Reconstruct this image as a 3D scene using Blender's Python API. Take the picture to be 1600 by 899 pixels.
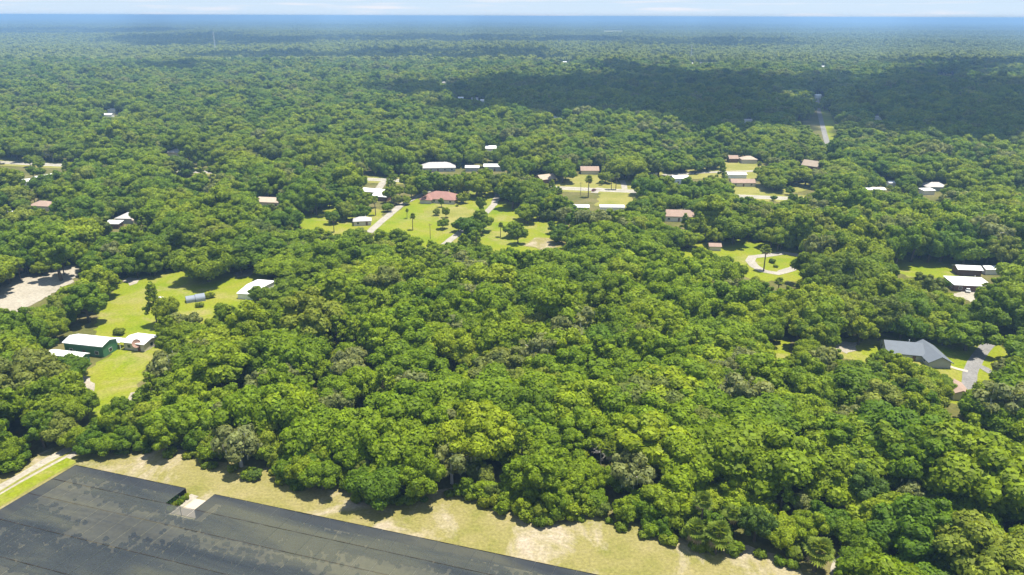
import bpy, math, random
import numpy as np
from mathutils import Matrix, Vector

for o in list(bpy.data.objects): bpy.data.objects.remove(o)
scene = bpy.context.scene
COL = scene.collection
rad = math.radians

# ------------------------------------------------------------------ camera
F_PX, CAM_H = 1150.0, 110.0                    # focal length in photo pixels, drone height in metres
PITCH = math.atan((449.5 - 25.5) / F_PX)
ROLL = rad(0.20)
CAM_ROT = Matrix.Rotation(rad(90) - PITCH, 3, 'X') @ Matrix.Rotation(ROLL, 3, 'Z')
cd = bpy.data.cameras.new('camera'); cam = bpy.data.objects.new('camera', cd); COL.objects.link(cam)
cd.sensor_width = 36.0; cd.lens = F_PX / 1600 * 36.0
cd.clip_start = 0.5; cd.clip_end = 120000
cam.location = (0, 0, CAM_H); cam.rotation_euler = CAM_ROT.to_euler()
scene.camera = cam
RN = np.array(CAM_ROT)

# ------------------------------------------------------------------ sky and sun
SUN_TO = Vector((0.22, 0.05, 0.97)).normalized()      # towards the sun: high, from the right and a little beyond
SUN_EL = math.asin(SUN_TO.z); SUN_AZ = math.atan2(SUN_TO.x, SUN_TO.y)
w = bpy.data.worlds.new('World'); scene.world = w; w.use_nodes = True
nt = w.node_tree; nt.nodes.clear()
wo = nt.nodes.new('ShaderNodeOutputWorld'); bg = nt.nodes.new('ShaderNodeBackground')
sk = nt.nodes.new('ShaderNodeTexSky'); sk.sky_type = 'NISHITA'; sk.sun_disc = False
sk.sun_elevation = SUN_EL; sk.sun_rotation = SUN_AZ
sk.altitude = 100; sk.air_density = 0.8; sk.dust_density = 0.0; sk.ozone_density = 4.0
# thin white cirrus streaks over the whole sky
tc = nt.nodes.new('ShaderNodeTexCoord')
mp = nt.nodes.new('ShaderNodeMapping'); mp.inputs['Scale'].default_value = (5, 5, 90)
nz = nt.nodes.new('ShaderNodeTexNoise'); nz.inputs['Scale'].default_value = 1.6; nz.inputs['Detail'].default_value = 5
cr = nt.nodes.new('ShaderNodeValToRGB'); cr.color_ramp.elements[0].position = .52; cr.color_ramp.elements[1].position = .70
cr.color_ramp.elements[0].color = (0, 0, 0, 1); cr.color_ramp.elements[1].color = (.9, .9, .9, 1)
mx = nt.nodes.new('ShaderNodeMix'); mx.data_type = 'RGBA'; mx.inputs['B'].default_value = (6.0, 6.0, 6.4, 1)
nt.links.new(tc.outputs['Generated'], mp.inputs['Vector']); nt.links.new(mp.outputs['Vector'], nz.inputs['Vector'])
nt.links.new(nz.outputs['Fac'], cr.inputs['Fac']); nt.links.new(cr.outputs['Color'], mx.inputs['Factor'])
veil = nt.nodes.new('ShaderNodeMix'); veil.data_type = 'RGBA'; veil.inputs[0].default_value = .72; veil.inputs['B'].default_value = (3.5, 4.6, 6.4, 1)
nt.links.new(sk.outputs['Color'], veil.inputs['A']); nt.links.new(veil.outputs['Result'], mx.inputs['A']); nt.links.new(mx.outputs['Result'], bg.inputs['Color'])
bg.inputs['Strength'].default_value = 0.082
nt.links.new(bg.outputs['Background'], wo.inputs['Surface'])
sl = bpy.data.lights.new('sun', 'SUN'); so = bpy.data.objects.new('sun', sl); COL.objects.link(so)
sl.energy = 5.0; sl.angle = rad(0.53); sl.color = (1.0, 0.94, 0.81)
so.rotation_euler = SUN_TO.to_track_quat('Z', 'Y').to_euler(); so.location = (0, 0, 3000)
vs = scene.view_settings
vs.view_transform = 'Standard'; vs.look = 'None'; vs.exposure = 0.9; vs.gamma = 1.0; vs.use_curve_mapping = False
cy = scene.cycles
cy.max_bounces = 5; cy.diffuse_bounces = 3; cy.glossy_bounces = 1; cy.transmission_bounces = 3
cy.transparent_max_bounces = 8; cy.volume_bounces = 0; cy.caustics_reflective = False; cy.caustics_refractive = False
cy.use_denoising = True
try: cy.denoising_prefilter = 'ACCURATE'
except Exception: pass

# ------------------------------------------------------------------ picture <-> place
def G(px, py, z=0.0):
    """The point at height z that the photo's pixel (px, py) looks at."""
    d = RN @ np.array([(px - 800) / F_PX, -(py - 449.5) / F_PX, -1.0])
    t = (z - CAM_H) / d[2]
    return np.array([d[0] * t, d[1] * t, z])
def P(pts):
    """Pixels of world points (n,3)."""
    q = (np.asarray(pts, float) - np.array([0, 0, CAM_H])) @ RN
    return np.stack([800 - q[:, 0] / q[:, 2] * F_PX, 449.5 + q[:, 1] / q[:, 2] * F_PX], 1)
def inside(pts, poly):
    x, y = pts[:, 0], pts[:, 1]; r = np.zeros(len(pts), bool); n = len(poly)
    for i in range(n):
        x0, y0 = poly[i]; x1, y1 = poly[(i + 1) % n]
        if y0 == y1: continue
        c = (y0 > y) != (y1 > y)
        r ^= c & (x < (x1 - x0) * (y - y0) / (y1 - y0) + x0)
    return r

# ------------------------------------------------------------------ object helpers
def ordinal(k):
    ones = ['', 'first', 'second', 'third', 'fourth', 'fifth', 'sixth', 'seventh', 'eighth', 'ninth', 'tenth', 'eleventh', 'twelfth', 'thirteenth', 'fourteenth', 'fifteenth', 'sixteenth', 'seventeenth', 'eighteenth', 'nineteenth']
    tens = ['', '', 'twent', 'thirt', 'fort', 'fift', 'sixt', 'sevent', 'eight', 'ninet']
    return ones[k] if k < 20 else tens[k // 10] + ('ieth' if k % 10 == 0 else 'y ' + ones[k % 10])
def tag(o, label=None, cat=None, group=None, kind=None):
    if label: o['label'] = label
    if cat: o['category'] = cat
    if group: o['group'] = group
    if kind: o['kind'] = kind
    return o
def empty(name, loc=(0, 0, 0), rz=0.0):
    o = bpy.data.objects.new(name, None); COL.objects.link(o)
    o.location = loc; o.rotation_euler = (0, 0, rz); o.empty_display_size = .5
    return o
def mesh(name, v, f, mats, idx=None, smooth=False):
    me = bpy.data.meshes.new(name)
    me.from_pydata([tuple(map(float, p)) for p in v], [], [tuple(map(int, q)) for q in f])
    for m in (mats if isinstance(mats, (list, tuple)) else [mats]): me.materials.append(m)
    if idx is not None: me.polygons.foreach_set('material_index', np.asarray(idx, np.int32))
    if smooth: me.polygons.foreach_set('use_smooth', np.ones(len(me.polygons), bool))
    me.update(); return me
def obj(name, me, parent=None, loc=None, rot=None):
    o = bpy.data.objects.new(name, me); COL.objects.link(o)
    if parent: o.parent = parent
    if loc is not None: o.location = loc
    if rot is not None: o.rotation_euler = rot
    return o
class MB:
    def __init__(s): s.v = []; s.f = []; s.i = []
    def add(s, v, f, i=0):
        b = len(s.v); s.v += [tuple(p) for p in v]; s.f += [tuple(b + k for k in q) for q in f]; s.i += [i] * len(f)
    def box(s, x0, x1, y0, y1, z0, z1, i=0):
        v = [(x, y, z) for z in (z0, z1) for y in (y0, y1) for x in (x0, x1)]
        s.add(v, [(0, 2, 3, 1), (4, 5, 7, 6), (0, 1, 5, 4), (2, 6, 7, 3), (0, 4, 6, 2), (1, 3, 7, 5)], i)
    def tube(s, pts, rs, n=7, i=0):
        pts = [np.array(p, float) for p in pts]; rings = []
        for k, p in enumerate(pts):
            d = pts[min(k + 1, len(pts) - 1)] - pts[max(k - 1, 0)]; d /= np.linalg.norm(d) + 1e-9
            a = np.cross(d, (0.3, 1, .1) if abs(d[2]) > .7 else (0, 0, 1)); a /= np.linalg.norm(a); b = np.cross(d, a)
            rings.append([p + rs[k] * (math.cos(t) * a + math.sin(t) * b) for t in np.linspace(0, 2 * math.pi, n, endpoint=False)])
        v = [q for r in rings for q in r]; f = []
        for k in range(len(pts) - 1):
            for j in range(n):
                f.append((k * n + j, k * n + (j + 1) % n, (k + 1) * n + (j + 1) % n, (k + 1) * n + j))
        f.append(tuple(range(n))[::-1]); f.append(tuple((len(pts) - 1) * n + j for j in range(n)))
        s.add(v, f, i)
    def me(s, name, mats, smooth=False): return mesh(name, s.v, s.f, mats, s.i, smooth)

# ------------------------------------------------------------------ materials
def newmat(name):
    m = bpy.data.materials.new(name); m.use_nodes = True; n = m.node_tree
    return m, n, n.nodes['Principled BSDF'], n.nodes['Material Output']
def nnode(n, t, **kw):
    x = n.nodes.new(t)
    for k, v in kw.items():
        if k in x.inputs: x.inputs[k].default_value = v
        else: setattr(x, k, v)
    return x
def ramp(n, stops, fac=None):
    r = n.nodes.new('ShaderNodeValToRGB'); e = r.color_ramp.elements
    while len(e) < len(stops): e.new(0.5)
    for k, (p, c) in enumerate(stops): e[k].position = p; e[k].color = (*c, 1)
    if fac is not None: n.links.new(fac, r.inputs['Fac'])
    return r.outputs['Color']
def mixc(n, fac, a, b, mode='MIX'):
    m = n.nodes.new('ShaderNodeMix'); m.data_type = 'RGBA'; m.blend_type = mode
    for key, val in (('Factor', fac), ('A', a), ('B', b)):
        if isinstance(val, bpy.types.NodeSocket): n.links.new(val, m.inputs[key])
        elif key == 'Factor': m.inputs[0].default_value = val
        else: m.inputs[key].default_value = (*val, 1)
    return m.outputs['Result']
def noise(n, vec, scale, detail=4, rough=.55, dist=0.0):
    t = nnode(n, 'ShaderNodeTexNoise', Scale=scale, Detail=detail, Roughness=rough, Distortion=dist)
    n.links.new(vec, t.inputs['Vector']); return t.outputs['Fac']
def geo(n): return n.nodes.new('ShaderNodeNewGeometry')
def ground_mat(name, stops, big=.05, fine=.8, stops2=None, patch=.02, p0=.52, p1=.62, bump=.0):
    m, n, b, _ = newmat(name); pos = geo(n).outputs['Position']
    a = noise(n, pos, big, 6, .65); c = ramp(n, stops, a)
    if stops2:
        pm = ramp(n, [(p0, (0, 0, 0)), (p1, (1, 1, 1))], noise(n, pos, patch, 7, .68, .6))
        c = mixc(n, pm, c, ramp(n, stops2, noise(n, pos, fine * .6, 3)))
    f = ramp(n, [(.3, (.72, .72, .72)), (.7, (1.22, 1.22, 1.22))], noise(n, pos, fine, 3, .7))
    c = mixc(n, 1.0, c, f, 'MULTIPLY')
    n.links.new(c, b.inputs['Base Color']); b.inputs['Roughness'].default_value = .95; b.inputs['Specular IOR Level'].default_value = .1
    if bump:
        bp = nnode(n, 'ShaderNodeBump', Strength=bump, Distance=.3); n.links.new(noise(n, pos, fine, 4), bp.inputs['Height'])
        n.links.new(bp.outputs['Normal'], b.inputs['Normal'])
    return m
def plain(name, col, rough=.8, spec=.2, var=.15, scale=.6, metallic=0.0):
    m, n, b, _ = newmat(name); t = nnode(n, 'ShaderNodeTexCoord')
    c = mixc(n, noise(n, t.outputs['Object'], scale, 5, .6), tuple(x * (1 - var) for x in col), tuple(min(1, x * (1 + var)) for x in col))
    n.links.new(c, b.inputs['Base Color']); b.inputs['Roughness'].default_value = rough
    b.inputs['Specular IOR Level'].default_value = spec; b.inputs['Metallic'].default_value = metallic
    return m
def roof_mat(name, col, rough=.6, rib=0.0, var=.12, spec=.3):
    """Sheet or shingle roofing: weathering plus ribs or courses across the slope."""
    m, n, b, _ = newmat(name); t = nnode(n, 'ShaderNodeTexCoord'); ob = t.outputs['Object']
    c = mixc(n, noise(n, ob, .5, 6, .65), tuple(x * (1 - var) for x in col), tuple(min(1, x * (1 + var)) for x in col))
    if rib:
        wv = nnode(n, 'ShaderNodeTexWave', Scale=rib, Distortion=0.0); n.links.new(ob, wv.inputs['Vector'])
        bp = nnode(n, 'ShaderNodeBump', Strength=.35, Distance=.05); n.links.new(wv.outputs['Fac'], bp.inputs['Height'])
        n.links.new(bp.outputs['Normal'], b.inputs['Normal'])
    n.links.new(c, b.inputs['Base Color']); b.inputs['Roughness'].default_value = rough; b.inputs['Specular IOR Level'].default_value = spec
    return m
def leaf_mat(name, stops, yellow=(.225, .245, .012), trans=.42, perisland=.32, patch=.35):
    m, n, b, out = newmat(name); g = geo(n); oi = n.nodes.new('ShaderNodeObjectInfo')
    c = ramp(n, stops, oi.outputs['Random'])
    pn = ramp(n, [(.48, (0, 0, 0)), (.68, (patch,) * 3)], noise(n, g.outputs['Position'], .011, 3, .6))
    c = mixc(n, pn, c, yellow)
    k = ramp(n, [(0, (1 - perisland,) * 3), (1, (1 + perisland,) * 3)], g.outputs['Random Per Island'])
    c = mixc(n, 1.0, c, k, 'MULTIPLY')
    k2 = ramp(n, [(.32, (.8, .84, .85)), (.68, (1.2, 1.16, 1.05))], noise(n, g.outputs['Position'], .22, 2))
    c = mixc(n, 1.0, c, k2, 'MULTIPLY')
    n.links.new(c, b.inputs['Base Color']); b.inputs['Roughness'].default_value = .62; b.inputs['Specular IOR Level'].default_value = .22
    tr = n.nodes.new('ShaderNodeBsdfTranslucent')
    n.links.new(mixc(n, 1.0, c, (1.5, 1.4, .7), 'MULTIPLY'), tr.inputs['Color'])
    mx = n.nodes.new('ShaderNodeMixShader'); mx.inputs[0].default_value = trans
    n.links.new(b.outputs[0], mx.inputs[1]); n.links.new(tr.outputs[0], mx.inputs[2]); n.links.new(mx.outputs[0], out.inputs['Surface'])
    return m
OAK = [(0.0, (0.091, 0.170, 0.007)), (.25, (0.133, 0.215, 0.006)), (.5, (0.168, 0.247, 0.007)), (.72, (0.201, 0.270, 0.009)), (.88, (0.231, 0.293, 0.011)), (.95, (0.183, 0.213, 0.045)), (1.0, (0.089, 0.153, 0.018))]
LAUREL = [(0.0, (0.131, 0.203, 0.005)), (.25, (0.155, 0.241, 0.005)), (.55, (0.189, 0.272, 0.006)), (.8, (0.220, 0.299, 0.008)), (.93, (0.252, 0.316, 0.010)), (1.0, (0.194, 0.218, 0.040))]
M = dict(
    leaf=leaf_mat('oak_leaf', OAK), leaf2=leaf_mat('laurel_oak_leaf', LAUREL),
    mossleaf=leaf_mat('moss_oak_leaf', [(0, (.185, .215, .065)), (1, (.22, .245, .085))]),
    pineleaf=leaf_mat('pine_needle', [(0, (.16, .23, .010)), (1, (.21, .28, .012))], trans=.3),
    palmleaf=leaf_mat('palm_frond', [(0, (.17, .245, .025)), (1, (.23, .28, .04))], perisland=.3),
    deadfrond=plain('dead_frond', (.26, .20, .10), .9),
    shrubleaf=leaf_mat('shrub_leaf', [(0, (.10, .17, .008)), (.6, (.15, .21, .010)), (1, (.21, .24, .015))]),
    bedleaf=leaf_mat('nursery_plant_leaf', [(0, (.035, .075, .02)), (1, (.05, .10, .025))], trans=.1, patch=0),
    moss=plain('spanish_moss', (.28, .285, .19), .95, .05),
    bark=plain('bark', (.13, .105, .08), .95, .1, .3),
    deadwood=plain('dead_wood', (.46, .43, .38), .9, .1, .2),
    ground=ground_mat('woodland_floor', [(.3, (.075, .085, .018)), (.5, (.12, .115, .035)), (.75, (.20, .165, .085))], .06, .9),
    lawn=ground_mat('mown_lawn', [(.28, (.115, .18, .006)), (.5, (.18, .212, .010)), (.72, (.225, .215, .03))], .045, 1.2, [(.3, (.23, .205, .065)), (.7, (.31, .255, .12))], .055, .50, .72),
    dry=ground_mat('dry_grass', [(.30, (.145, .15, .030)), (.46, (.205, .185, .060)), (.62, (.245, .21, .09)), (.76, (.30, .255, .15))], .075, 1.4, [(.3, (.29, .24, .165)), (.7, (.38, .325, .245))], .06, .50, .64, .4),
    verge=ground_mat('road_verge', [(.3, (.17, .18, .03)), (.7, (.27, .245, .075))], .06, 1.2),
    sand=ground_mat('pale_sand', [(.3, (.27, .24, .19)), (.7, (.38, .345, .285))], .08, 1.0, [(.3, (.24, .23, .10)), (.7, (.30, .27, .13))], .09, .62, .74),
    asphalt=ground_mat('worn_asphalt', [(.3, (.28, .26, .22)), (.7, (.38, .35, .30))], .2, 2.0),
    driveway=ground_mat('drive_gravel', [(.3, (.27, .245, .21)), (.7, (.37, .34, .29))], .2, 2.0),
    asphalt2=ground_mat('grey_asphalt', [(.3, (.17, .165, .16)), (.7, (.25, .24, .23))], .2, 2.0),
    concrete=plain('concrete', (.43, .375, .31), .9, .1, .12, .4),
    white=plain('white_paint', (.78, .78, .76), .7, .2, .06),
    cream=plain('cream_stucco', (.55, .50, .42), .85, .1, .1),
    greenwall=plain('green_metal_wall', (.06, .17, .08), .6, .3, .15),
    greywall=plain('grey_wall', (.35, .36, .37), .8),
    brownwall=plain('brown_wall', (.16, .09, .06), .85),
    bluewall=plain('pale_blue_wall', (.45, .52, .62), .8),
    whiteroof=roof_mat('white_metal_roof', (.80, .80, .80), .45, 3.0, .05),
    greyroof=roof_mat('slate_grey_shingle', (.125, .142, .168), .75, 0, .18),
    paleroof=roof_mat('pale_grey_shingle', (.40, .38, .37), .8, 0, .28),
    redroof=roof_mat('terracotta_shingle', (.27, .145, .12), .9, 0, .28),
    pinkroof=roof_mat('faded_pink_shingle', (.31, .22, .175), .85, 0, .28),
    tanroof=roof_mat('tan_shingle', (.40, .32, .25), .85, 0, .28),
    steel=roof_mat('galvanised_steel', (.22, .25, .30), .55, 4.0, .1, .3),
    glass=plain('window_glass', (.03, .04, .05), .08, .8, .1),
    frame=plain('window_frame', (.70, .69, .66), .6),
    rust=plain('rusty_mesh', (.36, .22, .17), .8, .2, .25),
    wood=plain('grey_timber', (.20, .16, .12), .9),
    cable=plain('pale_cable', (.11, .12, .12), .9),
    curtain=plain('brown_side_cloth', (.050, .034, .028), .95, .05),
)
# black shade cloth: a loose weave, so part of the light passes
m, n, b, out = newmat('black_shade_cloth'); g = geo(n)
mpg = n.nodes.new('ShaderNodeMapping'); mpg.vector_type = 'TEXTURE'; mpg.inputs['Rotation'].default_value = (0, 0, -.335); mpg.inputs['Scale'].default_value = (60, 11, 11); n.links.new(g.outputs['Position'], mpg.inputs['Vector'])
fc = noise(n, mpg.outputs['Vector'], 1.0, 6, .6, .4)
n.links.new(ramp(n, [(.38, (.034, .040, .050)), (.48, (.050, .056, .061)), (.62, (.092, .094, .074))], fc), b.inputs['Base Color'])
b.inputs['Roughness'].default_value = 1.0; b.inputs['Specular IOR Level'].default_value = .03
tr = n.nodes.new('ShaderNodeBsdfTransparent'); mx = n.nodes.new('ShaderNodeMixShader'); mx.inputs[0].default_value = .24
n.links.new(b.outputs[0], mx.inputs[1]); n.links.new(tr.outputs[0], mx.inputs[2]); n.links.new(mx.outputs[0], out.inputs['Surface'])
M['cloth'] = m
# far canopy: colour by place and by crown, nothing by object
m = leaf_mat('far_canopy_leaf', [(0, (.192, .235, .012)), (1, (.200, .242, .013))], trans=.4, perisland=.35, patch=.45); M['farleaf'] = m

# ------------------------------------------------------------------ the setting: ground, lawns, tracks, roads
def sheet(name, pts, z, mat, label=None, jit=0.0, seed=0, parent=None):
    """A flat sheet over ground points (n,2), its outline broken up a little."""
    rnd = random.Random(seed); out = []
    for i in range(len(pts)):
        a = np.array(pts[i][:2], float); c = np.array(pts[(i + 1) % len(pts)][:2], float)
        L = np.linalg.norm(c - a); k = max(1, int(L / 2.5)) if jit else 1; k = min(k, 60)
        for j in range(k):
            q = a + (c - a) * j / k
            if jit: q = q + np.array([rnd.uniform(-jit, jit), rnd.uniform(-jit, jit)])
            out.append((q[0], q[1], z))
    import bmesh
    bm = bmesh.new(); vs_ = [bm.verts.new(p) for p in out]
    es = [bm.edges.new((vs_[i], vs_[(i + 1) % len(vs_)])) for i in range(len(vs_))]
    bmesh.ops.triangle_fill(bm, use_beauty=True, use_dissolve=False, edges=es, normal=(0, 0, 1))
    for f in bm.faces:
        if f.normal.z < 0: f.normal_flip()
    me = bpy.data.meshes.new(name); bm.to_mesh(me); bm.free(); me.materials.append(mat)
    o = obj(name, me, parent)
    if not parent: tag(o, label, kind='structure')
    return o
def strip(name, pts, width, z, mat, label=None, jit=0.0, seed=1, parent=None):
    """A ribbon of constant width along ground points."""
    rnd = random.Random(seed); p = [np.array(q[:2], float) for q in pts]; fine = []
    for a, c in zip(p[:-1], p[1:]):
        k = max(1, int(np.linalg.norm(c - a) / 4)); k = min(k, 50)
        fine += [a + (c - a) * j / k for j in range(k)]
    fine.append(p[-1]); v = []; f = []
    for i, q in enumerate(fine):
        d = fine[min(i + 1, len(fine) - 1)] - fine[max(i - 1, 0)]; d /= np.linalg.norm(d) + 1e-9; nrm = np.array([-d[1], d[0]])
        for s in (.5, -.5):
            r = q + nrm * s * (width + rnd.uniform(-jit, jit)); v.append((r[0], r[1], z))
        if i: f.append((2 * i - 2, 2 * i - 1, 2 * i + 1, 2 * i))
    o = obj(name, mesh(name, v, f, mat), parent)
    if not parent: tag(o, label, kind='structure')
    return o
def gp(px): return [G(x, y)[:2] for x, y in px]

gm = mesh('ground', [(-45000, -400, 0), (45000, -400, 0), (45000, 31000, 0), (-45000, 31000, 0)], [(0, 1, 2, 3)], M['ground'])
tag(obj('ground', gm), 'brown and green woodland floor reaching to the horizon', kind='structure')

STRIP_EDGE = [(0, 757), (60, 718), (104, 702), (116, 706), (125, 712), (150, 714), (185, 716), (205, 712), (222, 706), (238, 718), (285, 722), (300, 716), (320, 738), (352, 742), (385, 752), (420, 745), (445, 766), (470, 774), (530, 768), (545, 772), (560, 790), (600, 796), (655, 792), (690, 782), (740, 786), (775, 804), (805, 818), (850, 828), (905, 818), (960, 828), (1000, 842), (1060, 862), (1100, 866), (1160, 872), (1200, 884), (1250, 897)]
far_edge = [tuple(p + np.array([0, 5])) for p in gp(STRIP_EDGE)]
near = [G(1300, 960)[:2], G(1000, 1150)[:2], G(-300, 1150)[:2], G(-260, 800)[:2]]
sheet('dry_grass_strip', far_edge + near, .03, M['dry'], 'mown dry grass strip between wood and shade house', .6, 3)
track = [(-60, 802), (0, 769), (40, 745), (80, 723), (112, 706), (130, 690), (152, 672), (178, 653), (200, 636), (216, 624), (222, 612)]
trk = strip('sandy_track', gp(track), 6.0, .06, M['sand'], 'pale sandy track beside shade house leading to green barn', .8, 5)
strip('track_median', gp(track[:6]), .9, .09, M['verge'], None, .3, 6, trk)
strip('track_verge', [p + np.array([2.3, -3.9]) for p in gp(track[:5])], 4.6, .09, M['lawn'], 'green grass verge between sandy track and shade house', .4, 7)

LAWNS = dict(
    left_upper=[(150, 540), (150, 500), (165, 470), (190, 440), (205, 420), (250, 420), (300, 424), (400, 412), (420, 425), (400, 470), (340, 505), (290, 520), (240, 560), (200, 560)],
    left_lower=[(110, 612), (140, 575), (185, 545), (240, 540), (238, 560), (215, 600), (222, 620), (190, 660), (150, 665)],
    centre=[(560, 372), (590, 352), (640, 318), (662, 300), (720, 292), (782, 290), (775, 318), (768, 350), (790, 400), (640, 400)],
    centre_right=[(772, 318), (810, 308), (880, 312), (890, 340), (885, 370), (890, 400), (800, 400), (755, 392), (762, 345)],
    centre_left=[(455, 345), (470, 328), (510, 312), (560, 318), (600, 330), (590, 358), (560, 380), (500, 375)],
    loop=[(1055, 402), (1085, 380), (1140, 374), (1180, 372), (1225, 378), (1262, 400), (1250, 440), (1180, 440), (1140, 420)],
    right_field=[(1390, 415), (1400, 400), (1450, 396), (1500, 402), (1510, 420), (1495, 435), (1420, 435)],
    right_house=[(1290, 552), (1310, 528), (1400, 520), (1480, 522), (1560, 535), (1580, 560), (1540, 640), (1470, 630), (1440, 590), (1330, 565)],
    right_corner=[(1535, 530), (1545, 502), (1595, 500), (1600, 530)],
    inner=[(1195, 565), (1205, 528), (1232, 528), (1235, 570)],
    road_near=[(930, 322), (940, 299), (1000, 300), (1000, 326)],
    north_left=[(-20, 250), (-10, 240), (55, 240), (62, 256), (-5, 254)],
    north_mid=[(870, 290), (875, 272), (1000, 275), (1000, 294)],
    north_right=[(1140, 302), (1150, 288), (1230, 290), (1280, 282), (1290, 292), (1230, 304)],
    far_right=[(1025, 272), (1040, 258), (1175, 252), (1200, 266), (1180, 280), (1040, 280)],
)
LAWN_LABEL = dict(
    left_upper='large sunny lawn behind the green barn', left_lower='lawn in front of the green barn', centre='bright lawn below the red roofed house',
    centre_right='lawn right of the red roofed house drive', centre_left='patchy lawn around the small cream shed', loop='lawn inside the looping driveway',
    right_field='open field behind white roofed house at right', right_house='lawn around the slate roofed house', right_corner='small lawn at right edge beside the oaks',
    inner='narrow sunny grass gap left of slate roofed house', road_near='lawn on near side of the highway', north_left='grass verge beyond highway at left edge',
    north_mid='grass verge beyond highway in the middle', north_right='lawn in front of long orange roofed house', far_right='yards beside the far street')
for i, (k, v) in enumerate(LAWNS.items()):
    sheet('lawn', gp(v), .04 + .004 * i, M['verge'] if 'north' in k or k in ('far_right', 'road_near') else M['lawn'], LAWN_LABEL[k], 1.2, i + 20)
sheet('sand_lot', gp([(-30, 462), (0, 440), (50, 422), (122, 414), (124, 432), (90, 456), (30, 488), (-20, 486)]), .11, M['sand'], 'bare sandy lot at left edge behind the oaks', 1.2, 50)
sheet('sand_patch', gp([(193, 440), (202, 434), (218, 436), (214, 443), (200, 447)]), .12, M['sand'], 'bare sand patch on the upper lawn', .8, 51)
sheet('sand_patch', gp([(360, 428), (384, 421), (400, 422), (394, 431), (370, 434)]), .12, M['sand'], 'bare sand beside the white roofed shed', .8, 52)
sheet('sand_patch', gp([(60, 580), (72, 560), (110, 572), (140, 590), (150, 612), (125, 602), (90, 590)]), .12, M['sand'], 'sandy yard in front of the green barn', .8, 53)
sheet('sand_patch', gp([(660, 330), (720, 322), (745, 330), (735, 345), (700, 350)]), .125, M['verge'], 'worn yellow patch of lawn below red roofed house', 1.5, 54)
sheet('sand_patch', gp([(820, 385), (835, 372), (880, 372), (890, 384), (850, 392)]), .125, M['dry'], 'dry yellow grass at the wood edge below highway', 1.2, 55)
sheet('sand_patch', gp([(1300, 545), (1320, 533), (1345, 536), (1338, 548), (1318, 552)]), .125, M['sand'], 'pale sand patch left of slate roofed house', 1.0, 56)
sheet('sand_patch', gp([(1492, 462), (1505, 448), (1525, 452), (1545, 465), (1520, 475)]), .125, M['sand'], 'sandy forecourt of white roofed house at right', 1.0, 57)
sheet('sand_patch', gp([(640, 596), (660, 574), (720, 560), (724, 568), (680, 586), (655, 600)]), .125, M['verge'], 'yellow grass gap inside the wood', 1.0, 58)
sheet('sand_patch', gp([(1300, 770), (1316, 764), (1324, 812), (1306, 808)]), .125, M['sand'], 'sandy gap among trees at lower right', 1.0, 59)
sheet('sand_patch', gp([(1304, 878), (1320, 868), (1324, 905), (1302, 908)]), .125, M['sand'], 'sandy gap below the palms at lower right', 1.0, 60)
sheet('sand_patch', gp([(1520, 808), (1565, 812), (1570, 845), (1540, 842)]), .125, M['sand'], 'sandy gap among trees near right edge', 1.0, 61)

# highway: straight across the middle
ha, hb = G(60, 257)[:2], G(1480, 322)[:2]; hd = (hb - ha) / np.linalg.norm(hb - ha)
strip('highway_verge', [ha - hd * 500, hb + hd * 600], 22, .13, M['verge'], 'mown verges along the highway', 1.5, 70)
hw = strip('highway', [ha - hd * 500, hb + hd * 600], 9.5, .16, M['asphalt'], 'pale worn two lane highway crossing the woods', .2, 71)
hn = np.array([-hd[1], hd[0]])
for s in (-4.2, 0, 4.2):
    strip('road_line', [ha - hd * 500 + hn * s, hb + hd * 600 + hn * s], .18, .19, M['white'] if s else M['verge'], None, 0, 72, hw)
strip('road', gp([(1293, 226), (1286, 200), (1279, 172), (1277, 158), (1279, 135), (1282, 112), (1283, 95)]), 5.0, .16, M['asphalt2'], 'straight grey road running away through distant trees', .2, 73)
strip('road_verge', [p + np.array([8.0, 0]) for p in gp([(1293, 226), (1286, 200), (1279, 170)])], 11, .13, M['lawn'], 'bright verge beside the straight distant road', .5, 74)
strip('side_street', gp([(1036, 274), (1100, 270), (1170, 268), (1210, 266)]), 6, .17, M['asphalt'], 'pale side street in front of far houses', .3, 75)
strip('driveway', gp([(576, 364), (592, 350), (610, 335), (628, 320), (645, 311), (662, 304), (690, 292)]), 4.6, .15, M['driveway'], 'gravel drive curving to the red roofed house', .4, 76)
strip('driveway', gp([(690, 386), (705, 374), (735, 352), (760, 332), (772, 320), (780, 300)]), 4.2, .15, M['driveway'], 'straight drive past the clump of oaks to highway', .4, 77)
strip('driveway', gp([(1252, 400), (1225, 396), (1195, 400), (1176, 402), (1172, 408), (1178, 416), (1192, 424), (1215, 428), (1240, 420), (1256, 408)]), 4.6, .15, M['driveway'], 'looping pale driveway around a lawn island', .3, 78)
strip('driveway', gp([(1545, 538), (1532, 552), (1522, 568), (1515, 584), (1514, 606), (1518, 625)]), 4.2, .15, M['asphalt2'], 'grey drive curving past the slate roofed house', .3, 79)
strip('driveway', gp([(1524, 570), (1538, 576), (1550, 584)]), 2.8, .155, M['asphalt2'], 'short spur off the grey curving drive', .3, 80)
strip('footpath', gp([(1468, 564), (1480, 572), (1495, 577), (1512, 581)]), 1.6, .16, M['concrete'], 'white concrete footpath from slate roofed house to drive', .1, 81)
strip('driveway', gp([(972, 282), (975, 290), (976, 296)]), 4, .165, M['driveway'], 'short drive on far side of highway', .2, 82)
strip('driveway', gp([(928, 302), (932, 298), (938, 294)]), 5, .165, M['driveway'], 'short drive on near side of highway', .2, 83)
strip('driveway', gp([(590, 298), (598, 286), (610, 280)]), 5, .165, M['driveway'], 'drive from white roofed houses up to highway', .2, 84)
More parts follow.
